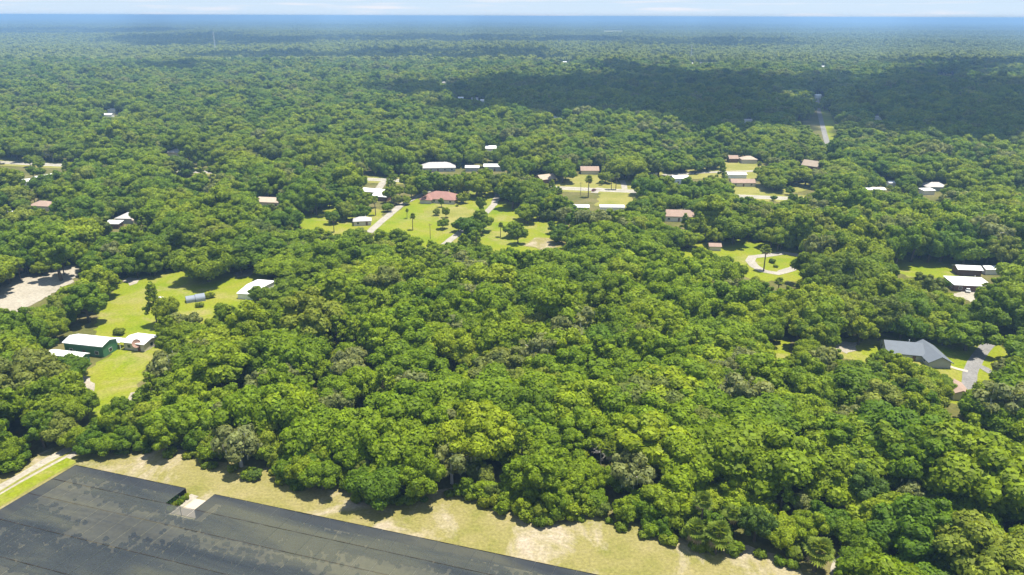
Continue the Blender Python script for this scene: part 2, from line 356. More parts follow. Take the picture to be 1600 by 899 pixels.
for (pp, lb) in (([(930, 52), (945, 46), (978, 45), (976, 54)], 'pale far field beyond the dark woods'), ([(1115, 50), (1150, 46), (1200, 47), (1190, 53)], 'small far clearing in the hazy woods'), ([(1462, 117), (1470, 112), (1494, 113), (1494, 119)], 'pale green far clearing at right')):
    sheet('far_field', gp(pp), .2, M['verge'], lb, 0, 90)

# ------------------------------------------------------------------ shade house (nursery under black cloth)
ZS = 2.8
A0, B0, C0 = G(118, 727, ZS), G(935, 899, ZS), G(0, 797, ZS)
U = (B0 - A0)[:2]; U /= np.linalg.norm(U)
V = (C0 - A0)[:2]; V /= np.linalg.norm(V)
UVI = np.linalg.inv(np.array([U, V]).T)
def uv(px, py, z=ZS): return UVI @ (G(px, py, z) - A0)[:2]
def at(u, v, z): q = A0[:2] + U * u + V * v; return (q[0], q[1], z)
nu0 = uv(289, 764)[0]; nu1 = uv(339, 770)[0]; nv = (uv(258, 786)[1] + uv(297, 796)[1]) / 2
PW = nu1 - nu0; k0 = max(1, round(nu0 / 4.4))
ub = list(np.linspace(0, nu0, k0 + 1)); nseg = max(1, round(PW / 4.4)); ub += list(np.linspace(nu0, nu1, nseg + 1))[1:]
while ub[-1] < 150: ub.append(ub[-1] + 4.4)
vb = [0, nv, nv * 2]
while vb[-1] < 58: vb.append(vb[-1] + nv * 1.5)
sh = empty('shade_house', at(0, 0, 0)); tag(sh, 'nursery shade house roofed with black cloth panels beside dry grass strip', 'shade house')
sh_inv = np.array([*at(0, 0, 0)])
def shp(name, v, f, mat): return obj(name, mesh(name, [np.array(p) - sh_inv for p in v], f, mat), sh)
rs = random.Random(4); nodez = {}
def nz_(i, j):
    if (i, j) not in nodez: nodez[(i, j)] = ZS + rs.uniform(-.05, .06)
    return nodez[(i, j)]
posts = set()
for i in range(len(ub) - 1):
    for j in range(len(vb) - 1):
        u0, u1, v0, v1 = ub[i], ub[i + 1], vb[j], vb[j + 1]
        if v0 < nv - .01 and nu0 - .01 <= u0 < nu1 - .01: continue
        ctr = P(np.array([at((u0 + u1) / 2, (v0 + v1) / 2, ZS)]))[0]
        if ctr[0] < -130 or ctr[1] > 985 or ctr[0] > 1250: continue
        posts |= {(i, j), (i + 1, j), (i, j + 1), (i + 1, j + 1)}
        g_ = .035; vv = []; N = 4
        z00, z10, z01, z11 = nz_(i, j), nz_(i + 1, j), nz_(i, j + 1), nz_(i + 1, j + 1); sag = rs.uniform(.06, .2)
        for b_ in range(N + 1):
            for a_ in range(N + 1):
                s, t = a_ / N, b_ / N
                z = z00 * (1 - s) * (1 - t) + z10 * s * (1 - t) + z01 * (1 - s) * t + z11 * s * t - sag * 4 * s * (1 - s) * (.4 + 2.4 * t * (1 - t))
                vv.append(at(u0 + g_ + (u1 - u0 - 2 * g_) * s, v0 + g_ + (v1 - v0 - 2 * g_) * t, z))
        ff = [(b_ * (N + 1) + a_, b_ * (N + 1) + a_ + 1, (b_ + 1) * (N + 1) + a_ + 1, (b_ + 1) * (N + 1) + a_) for b_ in range(N) for a_ in range(N)]
        o = shp('cloth_panel', vv, ff, M['cloth'])
for (i, j) in posts:
    if not (j == 0 or i == 0 or (j == 1 and nu0 - .1 <= ub[i] <= nu1 + .1)): continue
    mb = MB(); p = np.array(at(ub[i], vb[j], 0)) - sh_inv; mb.box(p[0] - .06, p[0] + .06, p[1] - .06, p[1] + .06, 0, nz_(i, j) - .02)
    obj('post', mb.me('post', M['wood']), sh)
for i in range(0, len(ub)):
    v0 = nv if nu0 + .1 < ub[i] < nu1 - .1 else 0
    mb = MB(); mb.tube([np.array(at(ub[i], v, ZS + .07)) - sh_inv for v in (v0, vb[-1])], [.022, .022], 4); obj('cable', mb.me('cable', M['cable']), sh)
for j in range(1, len(vb) - 1):
    mb = MB(); mb.tube([np.array(at(u, vb[j], ZS + .05)) - sh_inv for u in (0, ub[-1])], [.05, .05], 4); obj('ridge_cable', mb.me('ridge_cable', M['curtain']), sh)
def curtain(u0, v0, u1, v1):
    n_ = max(2, int(math.hypot(u1 - u0, v1 - v0) / 1.2)); vv = []; ff = []
    for k in range(n_ + 1):
        s = k / n_; w_ = rs.uniform(-.12, .12); u, v = u0 + (u1 - u0) * s, v0 + (v1 - v0) * s
        vv += [at(u, v, ZS + .06), at(u + w_, v + w_, .05)]
        if k: ff.append((2 * k - 2, 2 * k - 1, 2 * k + 1, 2 * k))
    shp('side_curtain', vv, ff, M['curtain'])
curtain(0, -.06, nu0, -.06); curtain(nu1, -.06, ub[-1], -.06); curtain(-.06, 0, -.06, vb[-1]); curtain(nu1 + .0, 0, nu1 + .0, nv)
floor_pts = [at(-.4, -.3, 0), at(nu0, -.3, 0), at(nu1, -.3, 0), at(ub[-1], -.3, 0), at(ub[-1], vb[-1], 0), at(-.4, vb[-1], 0)]
M['matting'] = ground_mat('nursery_floor', [(.3, (.36, .345, .17)), (.7, (.50, .45, .27))], .1, .8)
sheet('nursery_floor', [p[:2] for p in floor_pts], .10, M['matting'], 'weedy ground under the black shade cloth')
pd = [at(nu0 + PW * .27, -.2, 0), at(nu1 - .35, -.2, 0), at(nu1 - .35, nv - .15, 0), at(nu0 + PW * .27, nv - .15, 0)]
mb = MB(); mb.add([(p[0], p[1], .1) for p in pd] + [(p[0], p[1], .22) for p in pd], [(3, 2, 1, 0), (4, 5, 6, 7), (0, 1, 5, 4), (1, 2, 6, 5), (2, 3, 7, 6), (3, 0, 4, 7)])
tag(obj('concrete_pad', mb.me('concrete_pad', M['concrete'])), 'pale concrete pad in notch of the shade house', kind='structure')
sheet('sand_patch', [at(nu0 - .3, -1.6, 0)[:2], at(nu0 + PW * .25, -1.2, 0)[:2], at(nu0 + PW * .25, nv, 0)[:2], at(nu0 - .3, nv, 0)[:2]], .14, M['sand'], 'bare soil between concrete pad and nursery plants', .2, 63)

# ------------------------------------------------------------------ buildings
FOOT = []          # (x, y, radius) kept free of trees
KEEP = []          # photo outlines of roofs that no tree may hide
def slab(mb, q, t, i=0):
    v = [tuple(p) for p in q] + [(p[0], p[1], p[2] - t) for p in q]; k = len(q)
    mb.add(v, [tuple(range(k)), tuple(range(2 * k - 1, k - 1, -1))] + [(a, k + a, k + (a + 1) % k, (a + 1) % k) for a in range(k)], i)
def window(par, x, y, z, ax, w_=1.3, h=1.2, d=1):
    """Window in a wall: ax 'x' looks along y (d = -1/+1), ax 'y' looks along x."""
    def bx(mb, ww, hh, e0, e1):
        a, c = sorted((e0 * d, e1 * d))
        if ax == 'x': mb.box(x - ww / 2, x + ww / 2, y + a, y + c, z - hh / 2, z + hh / 2)
        else: mb.box(x + a, x + c, y - ww / 2, y + ww / 2, z - hh / 2, z + hh / 2)
    mb = MB(); bx(mb, w_ + .2, h + .2, -.03, .05); f = obj('window', mb.me('window', M['frame']), par)
    mb = MB(); bx(mb, w_, h, .0, .07); obj('pane', mb.me('pane', M['glass']), f)
def roof_shape(mb, L, W, wh, rh, style, oh, i=0):
    a, c = L / 2 + oh, W / 2 + oh; e = wh - rh * oh / (W / 2) + .12; t = .22
    if style == 'gable':
        for s in (1, -1):
            q = [(-a, s * c, e), (a, s * c, e), (a, 0, wh + rh + .12), (-a, 0, wh + rh + .12)]
            slab(mb, q if s < 0 else q[::-1], t, i)
    elif style == 'hip':
        r = max(.3, L / 2 - W / 2); z = wh + rh + .12
        for q in ([(-a, -c, e), (a, -c, e), (r, 0, z), (-r, 0, z)], [(a, c, e), (-a, c, e), (-r, 0, z), (r, 0, z)], [(a, -c, e), (a, c, e), (r, 0, z)], [(-a, c, e), (-a, -c, e), (-r, 0, z)]):
            slab(mb, q, t, i)
    else:   # single slope, high at +y
        slab(mb, [(-a, -c, wh + .12), (a, -c, wh + .12), (a, c, wh + rh + .12), (-a, c, wh + rh + .12)], t, i)
def walls(mb, L, W, wh, rh, style):
    a, c = L / 2, W / 2
    if style == 'gable':
        v = [(-a, -c, 0), (a, -c, 0), (a, c, 0), (-a, c, 0), (-a, -c, wh), (a, -c, wh), (a, c, wh), (-a, c, wh), (-a, 0, wh + rh), (a, 0, wh + rh)]
        mb.add(v, [(0, 1, 5, 4), (1, 2, 6, 9, 5), (2, 3, 7, 6), (3, 0, 4, 8, 7), (0, 3, 2, 1)])
    elif style == 'shed':
        v = [(-a, -c, 0), (a, -c, 0), (a, c, 0), (-a, c, 0), (-a, -c, wh), (a, -c, wh), (a, c, wh + rh), (-a, c, wh + rh)]
        mb.add(v, [(0, 1, 5, 4), (1, 2, 6, 5), (2, 3, 7, 6), (3, 0, 4, 7), (0, 3, 2, 1)])
    else: mb.box(-a, a, -c, c, 0, wh)
def house(name, label, cat, ctr, rz, L, W, wh, rh, style, wallm, roofm, detail=1, oh=.5, group=None, keep=.75, wing=None):
    e = empty(name, (ctr[0], ctr[1], 0), rz); tag(e, label, cat, group)
    mb = MB(); walls(mb, L, W, wh, rh, style); obj('wall', mb.me('wall', M[wallm]), e)
    mb = MB(); roof_shape(mb, L, W, wh, rh, style, oh); rf = obj('roof', mb.me('roof', M[roofm]), e)
    if detail:
        n_ = max(2, int(L / 4.5))
        for k in range(n_):
            x = -L / 2 + L * (k + .5) / n_
            if k == n_ // 2 and detail > 0:
                mb = MB(); mb.box(x - .55, x + .55, -W / 2 - .05, -W / 2 + .02, .05, 2.1); d_ = obj('door', mb.me('door', M['brownwall']), e)
                mb = MB(); mb.box(x + .35, x + .42, -W / 2 - .1, -W / 2 - .05, 1.0, 1.08); obj('handle', mb.me('handle', M['frame']), d_)
            else: window(e, x, -W / 2, 1.5, 'x', d=-1)
            window(e, x, W / 2, 1.5, 'x', d=1)
        for s in (-1, 1):
            for k in range(max(1, int(W / 5))): window(e, s * L / 2, -W / 2 + W * (k + .5) / max(1, int(W / 5)), 1.5, 'y', d=s)
        mb = MB(); mb.tube([(L * .2, W * .12, wh), (L * .2, W * .12, wh + rh + .5)], [.12, .12], 6); obj('vent_pipe', mb.me('vent_pipe', M['frame']), rf)
    if wing:      # (x, y, heading, L, W, wh, rh, style)
        x, y, h_, l2, w2, wh2, rh2, st2 = wing
        for nm, fn, mt in (('wing_wall', lambda b: walls(b, l2, w2, wh2, rh2, st2), wallm), ('wing_roof', lambda b: roof_shape(b, l2, w2, wh2, rh2, st2, oh), roofm)):
            mb = MB(); fn(mb); o = obj(nm, mb.me(nm, M[mt]), e, (x, y, 0), (0, 0, h_))
            if nm == 'wing_wall' and detail:
                for s in (-1, 1): window(o, s * l2 * .25, -w2 / 2, 1.5, 'x', d=-1)
    FOOT.append((ctr[0], ctr[1], max(L, W) * .55 + 1))
    cs, sn = math.cos(rz), math.sin(rz); pts = []
    for (x, y, z) in [(-L / 2, -W / 2, wh * (1 - keep)), (L / 2, -W / 2, wh * (1 - keep)), (L / 2, W / 2, wh), (-L / 2, W / 2, wh), (-L / 2, 0, wh + rh), (L / 2, 0, wh + rh), (-L / 2, -W / 2, wh), (L / 2, -W / 2, wh)]:
        pts.append((ctr[0] + x * cs - y * sn, ctr[1] + x * sn + y * cs, z))
    pp = P(np.array(pts)); c = pp.mean(0); hull = convex(pp)
    KEEP.append([(c[0] + (p[0] - c[0]) * .74, c[1] - .6 + (p[1] - c[1]) * .70) for p in hull])
    return e
def convex(p):
    p = sorted(map(tuple, p)); 
    def half(q):
        r = []
        for a in q:
            while len(r) > 1 and (r[-1][0] - r[-2][0]) * (a[1] - r[-2][1]) - (r[-1][1] - r[-2][1]) * (a[0] - r[-2][0]) <= 0: r.pop()
            r.append(a)
        return r
    return half(p)[:-1] + half(p[::-1])[:-1]
def from_corners(c, a, b, z):
    """Rectangle with corner pixels: c (near corner), a (end of the long front eave), b (end of the other eave), at eave height z."""
    C, Aa, Bb = (G(*q, z)[:2] for q in (c, a, b)); u = Aa - C; L = np.linalg.norm(u); u /= L; nn = np.array([-u[1], u[0]])
    W = abs((Bb - C) @ nn); s = 1 if (Bb - C) @ nn > 0 else -1
    ctr = C + u * L / 2 + nn * s * W / 2
    rz = math.atan2(u[1], u[0])
    if s < 0: rz += math.pi         # keep -y as the side towards the camera
    return ctr, rz, L, W

c, rz, L, W = from_corners((159, 541.5), (99, 535), (184, 529), 4.2)
BARN = house('barn', 'green metal barn with wide white low roof on the lawn', 'barn', c, rz, L, W, 4.2, 1.0, 'gable', 'greenwall', 'whiteroof', 1, .35)
c2, rz2, L2, W2 = from_corners((140, 560), (72, 560), (157, 550), 3.0)
c2 = G(106, 552, 3.2)[:2]
house('barn_annex', 'lower white roofed green shed in front of the barn', 'shed', c2, rz, L * .86, W * .5, 3.0, .6, 'gable', 'greenwall', 'whiteroof', 1, .3, keep=.2)
c, rz3, L, W = from_corners((192.5, 534), (224, 538), (206, 520), 3.0)
WH = house('cottage', 'white roofed cream cottage beside the green barn', 'house', c, rz3, L, W, 3.0, .7, 'gable', 'cream', 'whiteroof', 1, .5)
c = G(184, 531, 2.8)[:2]
e = empty('breezeway', (c[0], c[1], 0), rz3); tag(e, 'small white roof on posts joining barn and cottage', 'shelter')
mb = MB(); mb.box(-2.2, 2.2, -1.8, 1.8, 2.6, 2.75); obj('roof', mb.me('roof', M['whiteroof']), e)
for x in (-2, 2):
    for y in (-1.6, 1.6): mb = MB(); mb.box(x - .08, x + .08, y - .08, y + .08, 0, 2.6); obj('post', mb.me('post', M['white']), e)
# dish on a pole before the cottage
p = G(216, 549)[:2]; e = empty('satellite_dish', (p[0], p[1], 0)); tag(e, 'faded round mesh dish on a pole before the cottage', 'satellite dish')
mb = MB(); mb.tube([(0, 0, 0), (0, 0, 2.9)], [.08, .07], 8); obj('pole', mb.me('pole', M['wood']), e)
v = [(0, 0, 0)]; f = []
for k in range(1, 5):
    for j in range(18): t = 2 * math.pi * j / 18; r = 1.5 * k / 4; v.append((r * math.cos(t), r * math.sin(t), .28 * r * r / 1.5))
for k in range(4):
    for j in range(18):
        if k == 0: f.append((0, 1 + j, 1 + (j + 1) % 18))
        else: f.append((1 + (k - 1) * 18 + j, 1 + k * 18 + j, 1 + k * 18 + (j + 1) % 18, 1 + (k - 1) * 18 + (j + 1) % 18))
d_ = obj('dish', mesh('dish', v, f, M['rust'], None, True), e, (0, -.1, 3.0), (rad(62), 0, rad(15)))
mb = MB(); mb.tube([(0, 0, .1), (0, 0, .95)], [.03, .05], 6); obj('feed_arm', mb.me('feed_arm', M['frame']), d_)
# half-round steel shelter
p = G(306, 470)[:2]; e = empty('steel_shelter', (p[0], p[1], 0), rad(28)); tag(e, 'small half round steel shelter on upper lawn', 'shelter')
for q, (x0, x1, r, nm) in enumerate(((-.1, 3.6, 2.2, 'arched_roof'), (-3.7, -.2, 1.9, 'low_arched_roof'))):
    v = []; f = []
    for k in range(13):
        t = math.pi * k / 12
        for x in (x0, x1): v.append((x, r * math.cos(t), 1.0 + r * math.sin(t) * .75))
        if k: f.append((2 * k - 2, 2 * k, 2 * k + 1, 2 * k - 1))
    v += [(x0, r, 0), (x1, r, 0), (x0, -r, 0), (x1, -r, 0)]; n_ = 26; f += [(0, 1, n_ + 1, n_), (24, n_ + 2, n_ + 3, 25)]
    o = obj(nm, mesh(nm, v, f, M['steel']), e); md = o.modifiers.new('skin', 'SOLIDIFY'); md.thickness = .08
    for x in (x0 + .3, (x0 + x1) / 2, x1 - .3):
        mb = MB(); mb.tube([(x, (r - .1) * math.cos(math.pi * k / 8), 1.0 + (r - .1) * math.sin(math.pi * k / 8) * .75) for k in range(9)], [.05] * 9, 5); obj('hoop', mb.me('hoop', M['frame']), o)
KEEP.append([(288, 472), (290, 455), (318, 452), (322, 468), (312, 478)])
# white tank on the lawn
p = G(251, 469)[:2]; e = empty('gas_tank', (p[0], p[1], 0), rad(10)); tag(e, 'small white gas tank on the upper lawn', 'tank')
mb = MB(); mb.tube([(-1.3, 0, .9), (-1.15, 0, .9), (-.9, 0, .9), (.9, 0, .9), (1.15, 0, .9), (1.3, 0, .9)], [.12, .45, .55, .55, .45, .12], 12); t_ = obj('tank', mb.me('tank', M['white'], True), e)
for x in (-.7, .7): mb = MB(); mb.box(x - .1, x + .1, -.4, .4, 0, .5); obj('foot', mb.me('foot', M['concrete']), e)

c, rz, L, W = from_corners((371, 456), (398, 458), (388, 434), 3.2)
house('pole_barn', 'white roofed shed half hidden at corner of upper lawn', 'shed', c, rz, max(L, 8), W, 2.5, .8, 'gable', 'white', 'whiteroof', 0, .3)
# slate roofed house at right with a wing
c, rz, L, W = from_corners((1388, 548), (1444, 553), (1394, 531), 3.0)
sx = math.cos(rz); cc = G(1456, 549, 3.2)[:2]; dxy = cc - c
wx = dxy[0] * math.cos(-rz) - dxy[1] * math.sin(-rz); wy = dxy[0] * math.sin(-rz) + dxy[1] * math.cos(-rz)
wd = G(1468, 561, 3)[:2] - G(1440, 535, 3)[:2]; wh_ = math.atan2(wd[1], wd[0]) - rz
house('bungalow', 'slate grey roofed house with angled wing beside a green lawn', 'house', c, rz, L, W, 2.5, 2.2, 'gable', 'greywall', 'greyroof', 1, .6, wing=(wx, wy, wh_, np.linalg.norm(wd), 7.0, 2.4, 1.9, 'gable'))
KEEP.append([(1434, 534), (1452, 533), (1474, 561), (1462, 566), (1444, 553)])
c = G(1497, 606, 2.6)[:2]
house('garage', 'small faded pink roofed garage beside the grey drive', 'garage', c, math.atan2(*(G(1505, 618, 2.6) - G(1489, 598, 2.6))[[1, 0]]), 7.5, 4.5, 2.5, 1.0, 'gable', 'cream', 'pinkroof', 0, .3)
# red roofed house in the middle
house('red_roofed_house', 'hip roofed house with terracotta shingles above bright lawn', 'house', G(690, 307, 3)[:2], rad(-14), 21, 13.5, 3.0, 3.2, 'hip', 'cream', 'redroof', 1, .7, wing=(-7.5, -4.5, rad(90), 10, 7, 2.9, 2.2, 'hip'))
# the rest: name, label, category, centre pixel (eaves), length, width, heading, wall h, roof h, style, wall, roof, detail
HS = [
 ('shed', 'small cream shed with pale hip roof left of gravel drive', 'shed', 566, 342, 9.5, 6.5, 10, 2.8, 1.6, 'hip', 'cream', 'paleroof', 1),
 ('white_roofed_house', 'white roofed house beside trees left of the gravel drive', 'house', 585, 297, 15, 8, -20, 3, 1.3, 'gable', 'white', 'whiteroof', 1),
 ('white_roofed_house', 'second white roofed house just below its neighbour near the drive', 'house', 597, 304, 10, 8, -18, 3, 1.2, 'gable', 'brownwall', 'whiteroof', 0),
 ('brown_roofed_house', 'tan roofed cream house among oaks left of middle', 'house', 424, 312, 15, 10, -8, 3.2, 1.8, 'gable', 'cream', 'tanroof', 1),
 ('long_grey_house', 'long pale grey roofed house beyond the highway', 'house', 684, 259, 26, 13, 6, 3, 3.0, 'hip', 'greywall', 'paleroof', 1),
 ('white_shed', 'narrow white roofed shed beyond highway, right of long grey house', 'shed', 738, 260, 10, 6, 0, 3, 1, 'gable', 'greywall', 'whiteroof', 0),
 ('white_workshop', 'white roofed workshop with open front beyond the highway', 'workshop', 773, 258, 16, 9, 0, 3.6, 1.2, 'gable', 'greywall', 'whiteroof', 1),
 ('white_house', 'bright white house alone high in trees above the workshop', 'house', 769, 230, 11, 8, 0, 4.0, 1.6, 'gable', 'white', 'whiteroof', 0),
 ('garden_shed', 'small white flat roofed brown shed among left oaks', 'shed', 177, 347, 8, 5, -3, 2.8, .6, 'shed', 'brownwall', 'whiteroof', 1),
 ('grey_house', 'grey hip roofed house among the left oaks', 'house', 206, 337, 14, 10, -4, 3, 2.2, 'hip', 'greywall', 'paleroof', 0),
 ('tan_house', 'tan gable roofed house touching the grey house among left oaks', 'house', 222, 339, 9, 8, 20, 3, 2.2, 'gable', 'cream', 'tanroof', 0),
 ('tan_roofed_house', 'lone tan roofed house under left oaks', 'house', 68, 318, 13, 9, -8, 3, 2.0, 'hip', 'cream', 'pinkroof', 0),
 ('white_roofed_shed', 'white roof at the left edge among trees', 'shed', 8, 332, 9, 7, 10, 3, 1, 'gable', 'white', 'whiteroof', 0),
 ('white_store', 'white roofed building near highway at left edge', 'building', 68, 275, 11, 9, 60, 3.5, 1.0, 'gable', 'white', 'whiteroof', 0),
 ('white_store', 'low white roof left of another near the highway', 'building', 33, 282, 13, 7, 30, 3, 1, 'gable', 'white', 'whiteroof', 0),
 ('grey_roofed_house', 'lone pale grey roof high in trees above left highway', 'house', 278, 236, 13, 9, -10, 4, 2.2, 'hip', 'cream', 'paleroof', 0),
 ('orange_roofed_house', 'orange roofed house just beyond highway above the palm trees', 'house', 921, 264, 13, 9, 0, 3, 2.2, 'gable', 'cream', 'pinkroof', 0),
 ('tan_cottage', 'tan roofed cottage behind oaks left of the open verge', 'house', 852, 277, 12, 9, 30, 3, 2.4, 'gable', 'brownwall', 'tanroof', 0),
 ('carport', 'pale roofed carport with dark open front below the highway', 'carport', 908, 321, 9, 6, -2, 2.6, .8, 'gable', 'greywall', 'whiteroof', 0),
 ('white_trailer', 'long white roofed trailer home below the highway', 'trailer', 956, 321, 14, 5.5, -2, 3, .6, 'gable', 'white', 'whiteroof', 0),
 ('small_white_shed', 'tiny white roof beyond highway left of blue house', 'shed', 1022, 265, 6, 5, 0, 3, .8, 'gable', 'white', 'whiteroof', 0),
 ('blue_house', 'pale blue house with white roof behind the oaks', 'house', 1062, 276, 11, 9, 10, 4.2, 1.2, 'gable', 'bluewall', 'whiteroof', 1),
 ('orange_ranch_house', 'long low orange roofed house on bright lawn', 'house', 1160, 283, 16, 8, -2, 2.8, 1.8, 'gable', 'cream', 'pinkroof', 1),
 ('white_outbuilding', 'white roofed outbuilding behind the long orange roofed house', 'shed', 1151, 271, 13, 6, 0, 2.8, .8, 'gable', 'white', 'whiteroof', 0),
 ('pink_house', 'pink roofed house half hidden behind leaning trees', 'house', 1060, 334, 17, 9, -6, 3.2, 2.6, 'gable', 'white', 'pinkroof', 1),
 ('tan_far_house', 'tan roofed house in far trees above side street', 'house', 1169, 247, 12, 9, 0, 3.4, 2, 'hip', 'cream', 'tanroof', 0),
 ('brown_far_house', 'reddish roof in far trees left of the tan roofed house', 'house', 1145, 246, 7, 7, 0, 3.4, 2, 'gable', 'brownwall', 'pinkroof', 0),
 ('steep_roofed_house', 'steep brown roof poking from trees below straight road', 'house', 1268, 257, 12, 7, -45, 3, 3.4, 'gable', 'brownwall', 'tanroof', 0),
 ('white_garage', 'white roofed building with dark front among right trees', 'garage', 1366, 294, 12, 7, 0, 3.6, .8, 'gable', 'brownwall', 'whiteroof', 0),
 ('white_shack', 'tiny white shack behind the dark fronted garage', 'shed', 1394, 284, 5.5, 4, 0, 3.4, .8, 'gable', 'white', 'whiteroof', 0),
 ('grey_right_house', 'grey roofed house beside white lean-to among right trees', 'house', 1460, 289, 14, 9, -4, 3, 2.2, 'hip', 'greywall', 'paleroof', 0),
 ('white_lean_to', 'white lean-to left of the grey roofed right house', 'shed', 1449, 296, 8, 5, 10, 2.8, .6, 'shed', 'white', 'whiteroof', 0),
 ('well_house', 'small tan roof beside lawn of looping driveway', 'shed', 1117, 382, 5.5, 4, -5, 2.4, 1, 'gable', 'cream', 'pinkroof', 0),
 ('white_hip_house', 'bright white hip roofed house with brown porch at right', 'house', 1513, 438, 15, 11, -8, 3, 1.8, 'hip', 'brownwall', 'whiteroof', 1),
 ('brown_workshop', 'dark brown shed with white roof behind white hip roofed house', 'shed', 1512, 417, 10, 6, -8, 3, 1, 'gable', 'brownwall', 'whiteroof', 0),
 ('white_kennel', 'small white roof at far right beside the brown shed', 'shed', 1546, 417, 5.5, 5, 0, 2.6, .8, 'gable', 'white', 'whiteroof', 0),
]
for (nm, lb, ct, px, py, L, W, hd_, wh0, rh0, st, wm, rm, dt) in HS:
    house(nm, lb, ct, G(px, py, wh0 + .4)[:2], rad(hd_), L, W, wh0, rh0, st, wm, rm, dt, .45, keep=.5)
FAR = [(153, 75, 12), (134, 46, 10), (538, 84, 11), (545, 77, 9), (452, 85, 10), (530, 65, 9), (620, 83, 15), (687, 65, 12), (710, 66, 17), (693, 128, 10), (720, 152, 9), (742, 153, 11), (755, 156, 9), (848, 93, 13), (854, 88, 8), (881, 96, 17), (1017, 97, 9), (1045, 85, 17), (1066, 85, 10), (1080, 98, 10), (1094, 97, 12), (1105, 97, 10), (1117, 97, 10), (870, 182, 11), (1168, 187, 12), (1278, 148, 10), (1286, 103, 10), (1372, 182, 9), (1015, 51, 30), (1028, 52, 20), (168, 178, 14), (176, 170, 11)]
FAR_FOOT = []
FARW = ['leftmost', 'second', 'third', 'fourth', 'fifth', 'sixth', 'seventh', 'eighth', 'ninth', 'tenth', 'eleventh', 'twelfth', 'thirteenth', 'fourteenth', 'fifteenth', 'sixteenth', 'seventeenth', 'eighteenth', 'nineteenth', 'twentieth', 'twenty first', 'twenty second', 'twenty third', 'twenty fourth', 'twenty fifth', 'twenty sixth', 'twenty seventh', 'twenty eighth', 'twenty ninth', 'thirtieth', 'thirty first', 'rightmost']
for k, (px, py, L) in enumerate(sorted(FAR)):
    q = G(px, py + 1, 4)[:2]; FAR_FOOT.append((q[0], q[1], L))
    house('distant_house', FARW[k] + (' of' if FARW[k][-4:] == 'most' else ' from the left of') + ' the tiny pale roofs scattered through far hazy woods', 'house', q, 0, L * .8, L * .5, 4, 1.2, 'gable', 'white', ('whiteroof', 'paleroof', 'whiteroof')[k % 3], 0, .3, group='pale roofs in the far woods', keep=.1)

# parked vehicles
def car(px, py, rz, paint, label):
    p = G(px, py); e = empty('parked_car', (p[0], p[1], .17), rz); tag(e, label, 'car')
    mb = MB(); prof = [(-2.2, .35), (-2.25, .75), (-2.1, .95), (-1.0, 1.0), (1.0, 1.0), (2.1, .85), (2.25, .6), (2.2, .35)]; k = len(prof)
    mb.add([(x, y, z) for y in (-.88, .88) for x, z in prof], [tuple(range(k))[::-1], tuple(range(k, 2 * k))] + [(a, (a + 1) % k, k + (a + 1) % k, k + a) for a in range(k)]); b_ = obj('body', mb.me('body', paint), e)
    mb = MB(); mb.add([(-1.9, -.8, .98), (1.1, -.8, .98), (1.1, .8, .98), (-1.9, .8, .98), (-1.4, -.66, 1.5), (.3, -.66, 1.5), (.3, .66, 1.5), (-1.4, .66, 1.5)], [(4, 5, 6, 7), (0, 1, 5, 4), (1, 2, 6, 5), (2, 3, 7, 6), (3, 0, 4, 7)]); obj('window_band', mb.me('window_band', M['glass']), e)
    mb = MB(); mb.box(-1.38, .28, -.65, .65, 1.48, 1.54); obj('roof', mb.me('roof', paint), e)
    for x in (-1.4, 1.4):
        for y in (-.82, .82):
            mb = MB(); mb.tube([(x, y - .1, .32), (x, y + .1, .32)], [.32, .32], 12); w_ = obj('wheel', mb.me('wheel', M['curtain']), e)
            mb = MB(); mb.tube([(x, y - .12, .32), (x, y + .12, .32)], [.18, .18], 8); obj('rim', mb.me('rim', M['frame']), w_)
    for y in (-.6, .6): mb = MB(); mb.box(2.2, 2.27, y - .18, y + .18, .62, .76); obj('headlight', mb.me('headlight', M['frame']), e)
M['redpaint'] = plain('dark_red_paint', (.16, .03, .03), .3, .5)
car(928, 299, rad(60), M['redpaint'], 'dark red car at mouth of short drive by highway')
car(1511, 456, rad(70), M['white'], 'white car parked before the white hip roofed house')
# poles and masts
def utility_pole(px, py, h, label):
    p = G(px, py); e = empty('utility_pole', tuple(p), rad(20)); tag(e, label, 'utility pole', 'wooden utility poles')
    mb = MB(); mb.tube([(0, 0, 0), (0, 0, h)], [.16, .1], 7); obj('pole', mb.me('pole', M['wood']), e)
    mb = MB(); mb.box(-1.1, 1.1, -.06, .06, h - .8, h - .65); c_ = obj('crossarm', mb.me('crossarm', M['wood']), e)
    for x in (-1, 0, 1): mb = MB(); mb.tube([(x, 0, h - .65), (x, 0, h - .4)], [.06, .04], 5); obj('insulator', mb.me('insulator', M['frame']), c_)
utility_pole(672.5, 374, 8.5, 'thin wooden utility pole on lawn below red roofed house')
utility_pole(907, 306, 9, 'thin wooden pole beside highway near the tall palm')
utility_pole(629, 284, 9, 'thin wooden pole beside highway above the gravel drive')
def mast(px, py, h, label):
    p = G(px, py); e = empty('radio_mast', tuple(p)); tag(e, label, 'mast')
    for a in range(3):
        t = a * 2.094; mb = MB(); mb.tube([(2.2 * math.cos(t), 2.2 * math.sin(t), 0), (1.2 * math.cos(t), 1.2 * math.sin(t), h)], [.35, .3], 5); obj('leg', mb.me('leg', M['frame']), e)
    mb = MB()
    for k in range(int(h / 6)):
        z = 3 + k * 6; r = 2.2 - z / h
        for a in range(3):
            t, t2 = a * 2.094, (a + 1) * 2.094; mb.tube([(r * math.cos(t), r * math.sin(t), z), (r * math.cos(t2), r * math.sin(t2), z + 5)], [.14, .14], 4)
    obj('bracing', mb.me('bracing', M['frame']), e)
mast(337, 82, 62, 'slender pale radio mast above hazy woods at left')
mast(359.5, 35, 98, 'tall dim mast on the horizon at left')
mast(1079, 98, 45, 'thin pale mast among far white roofs right of centre')

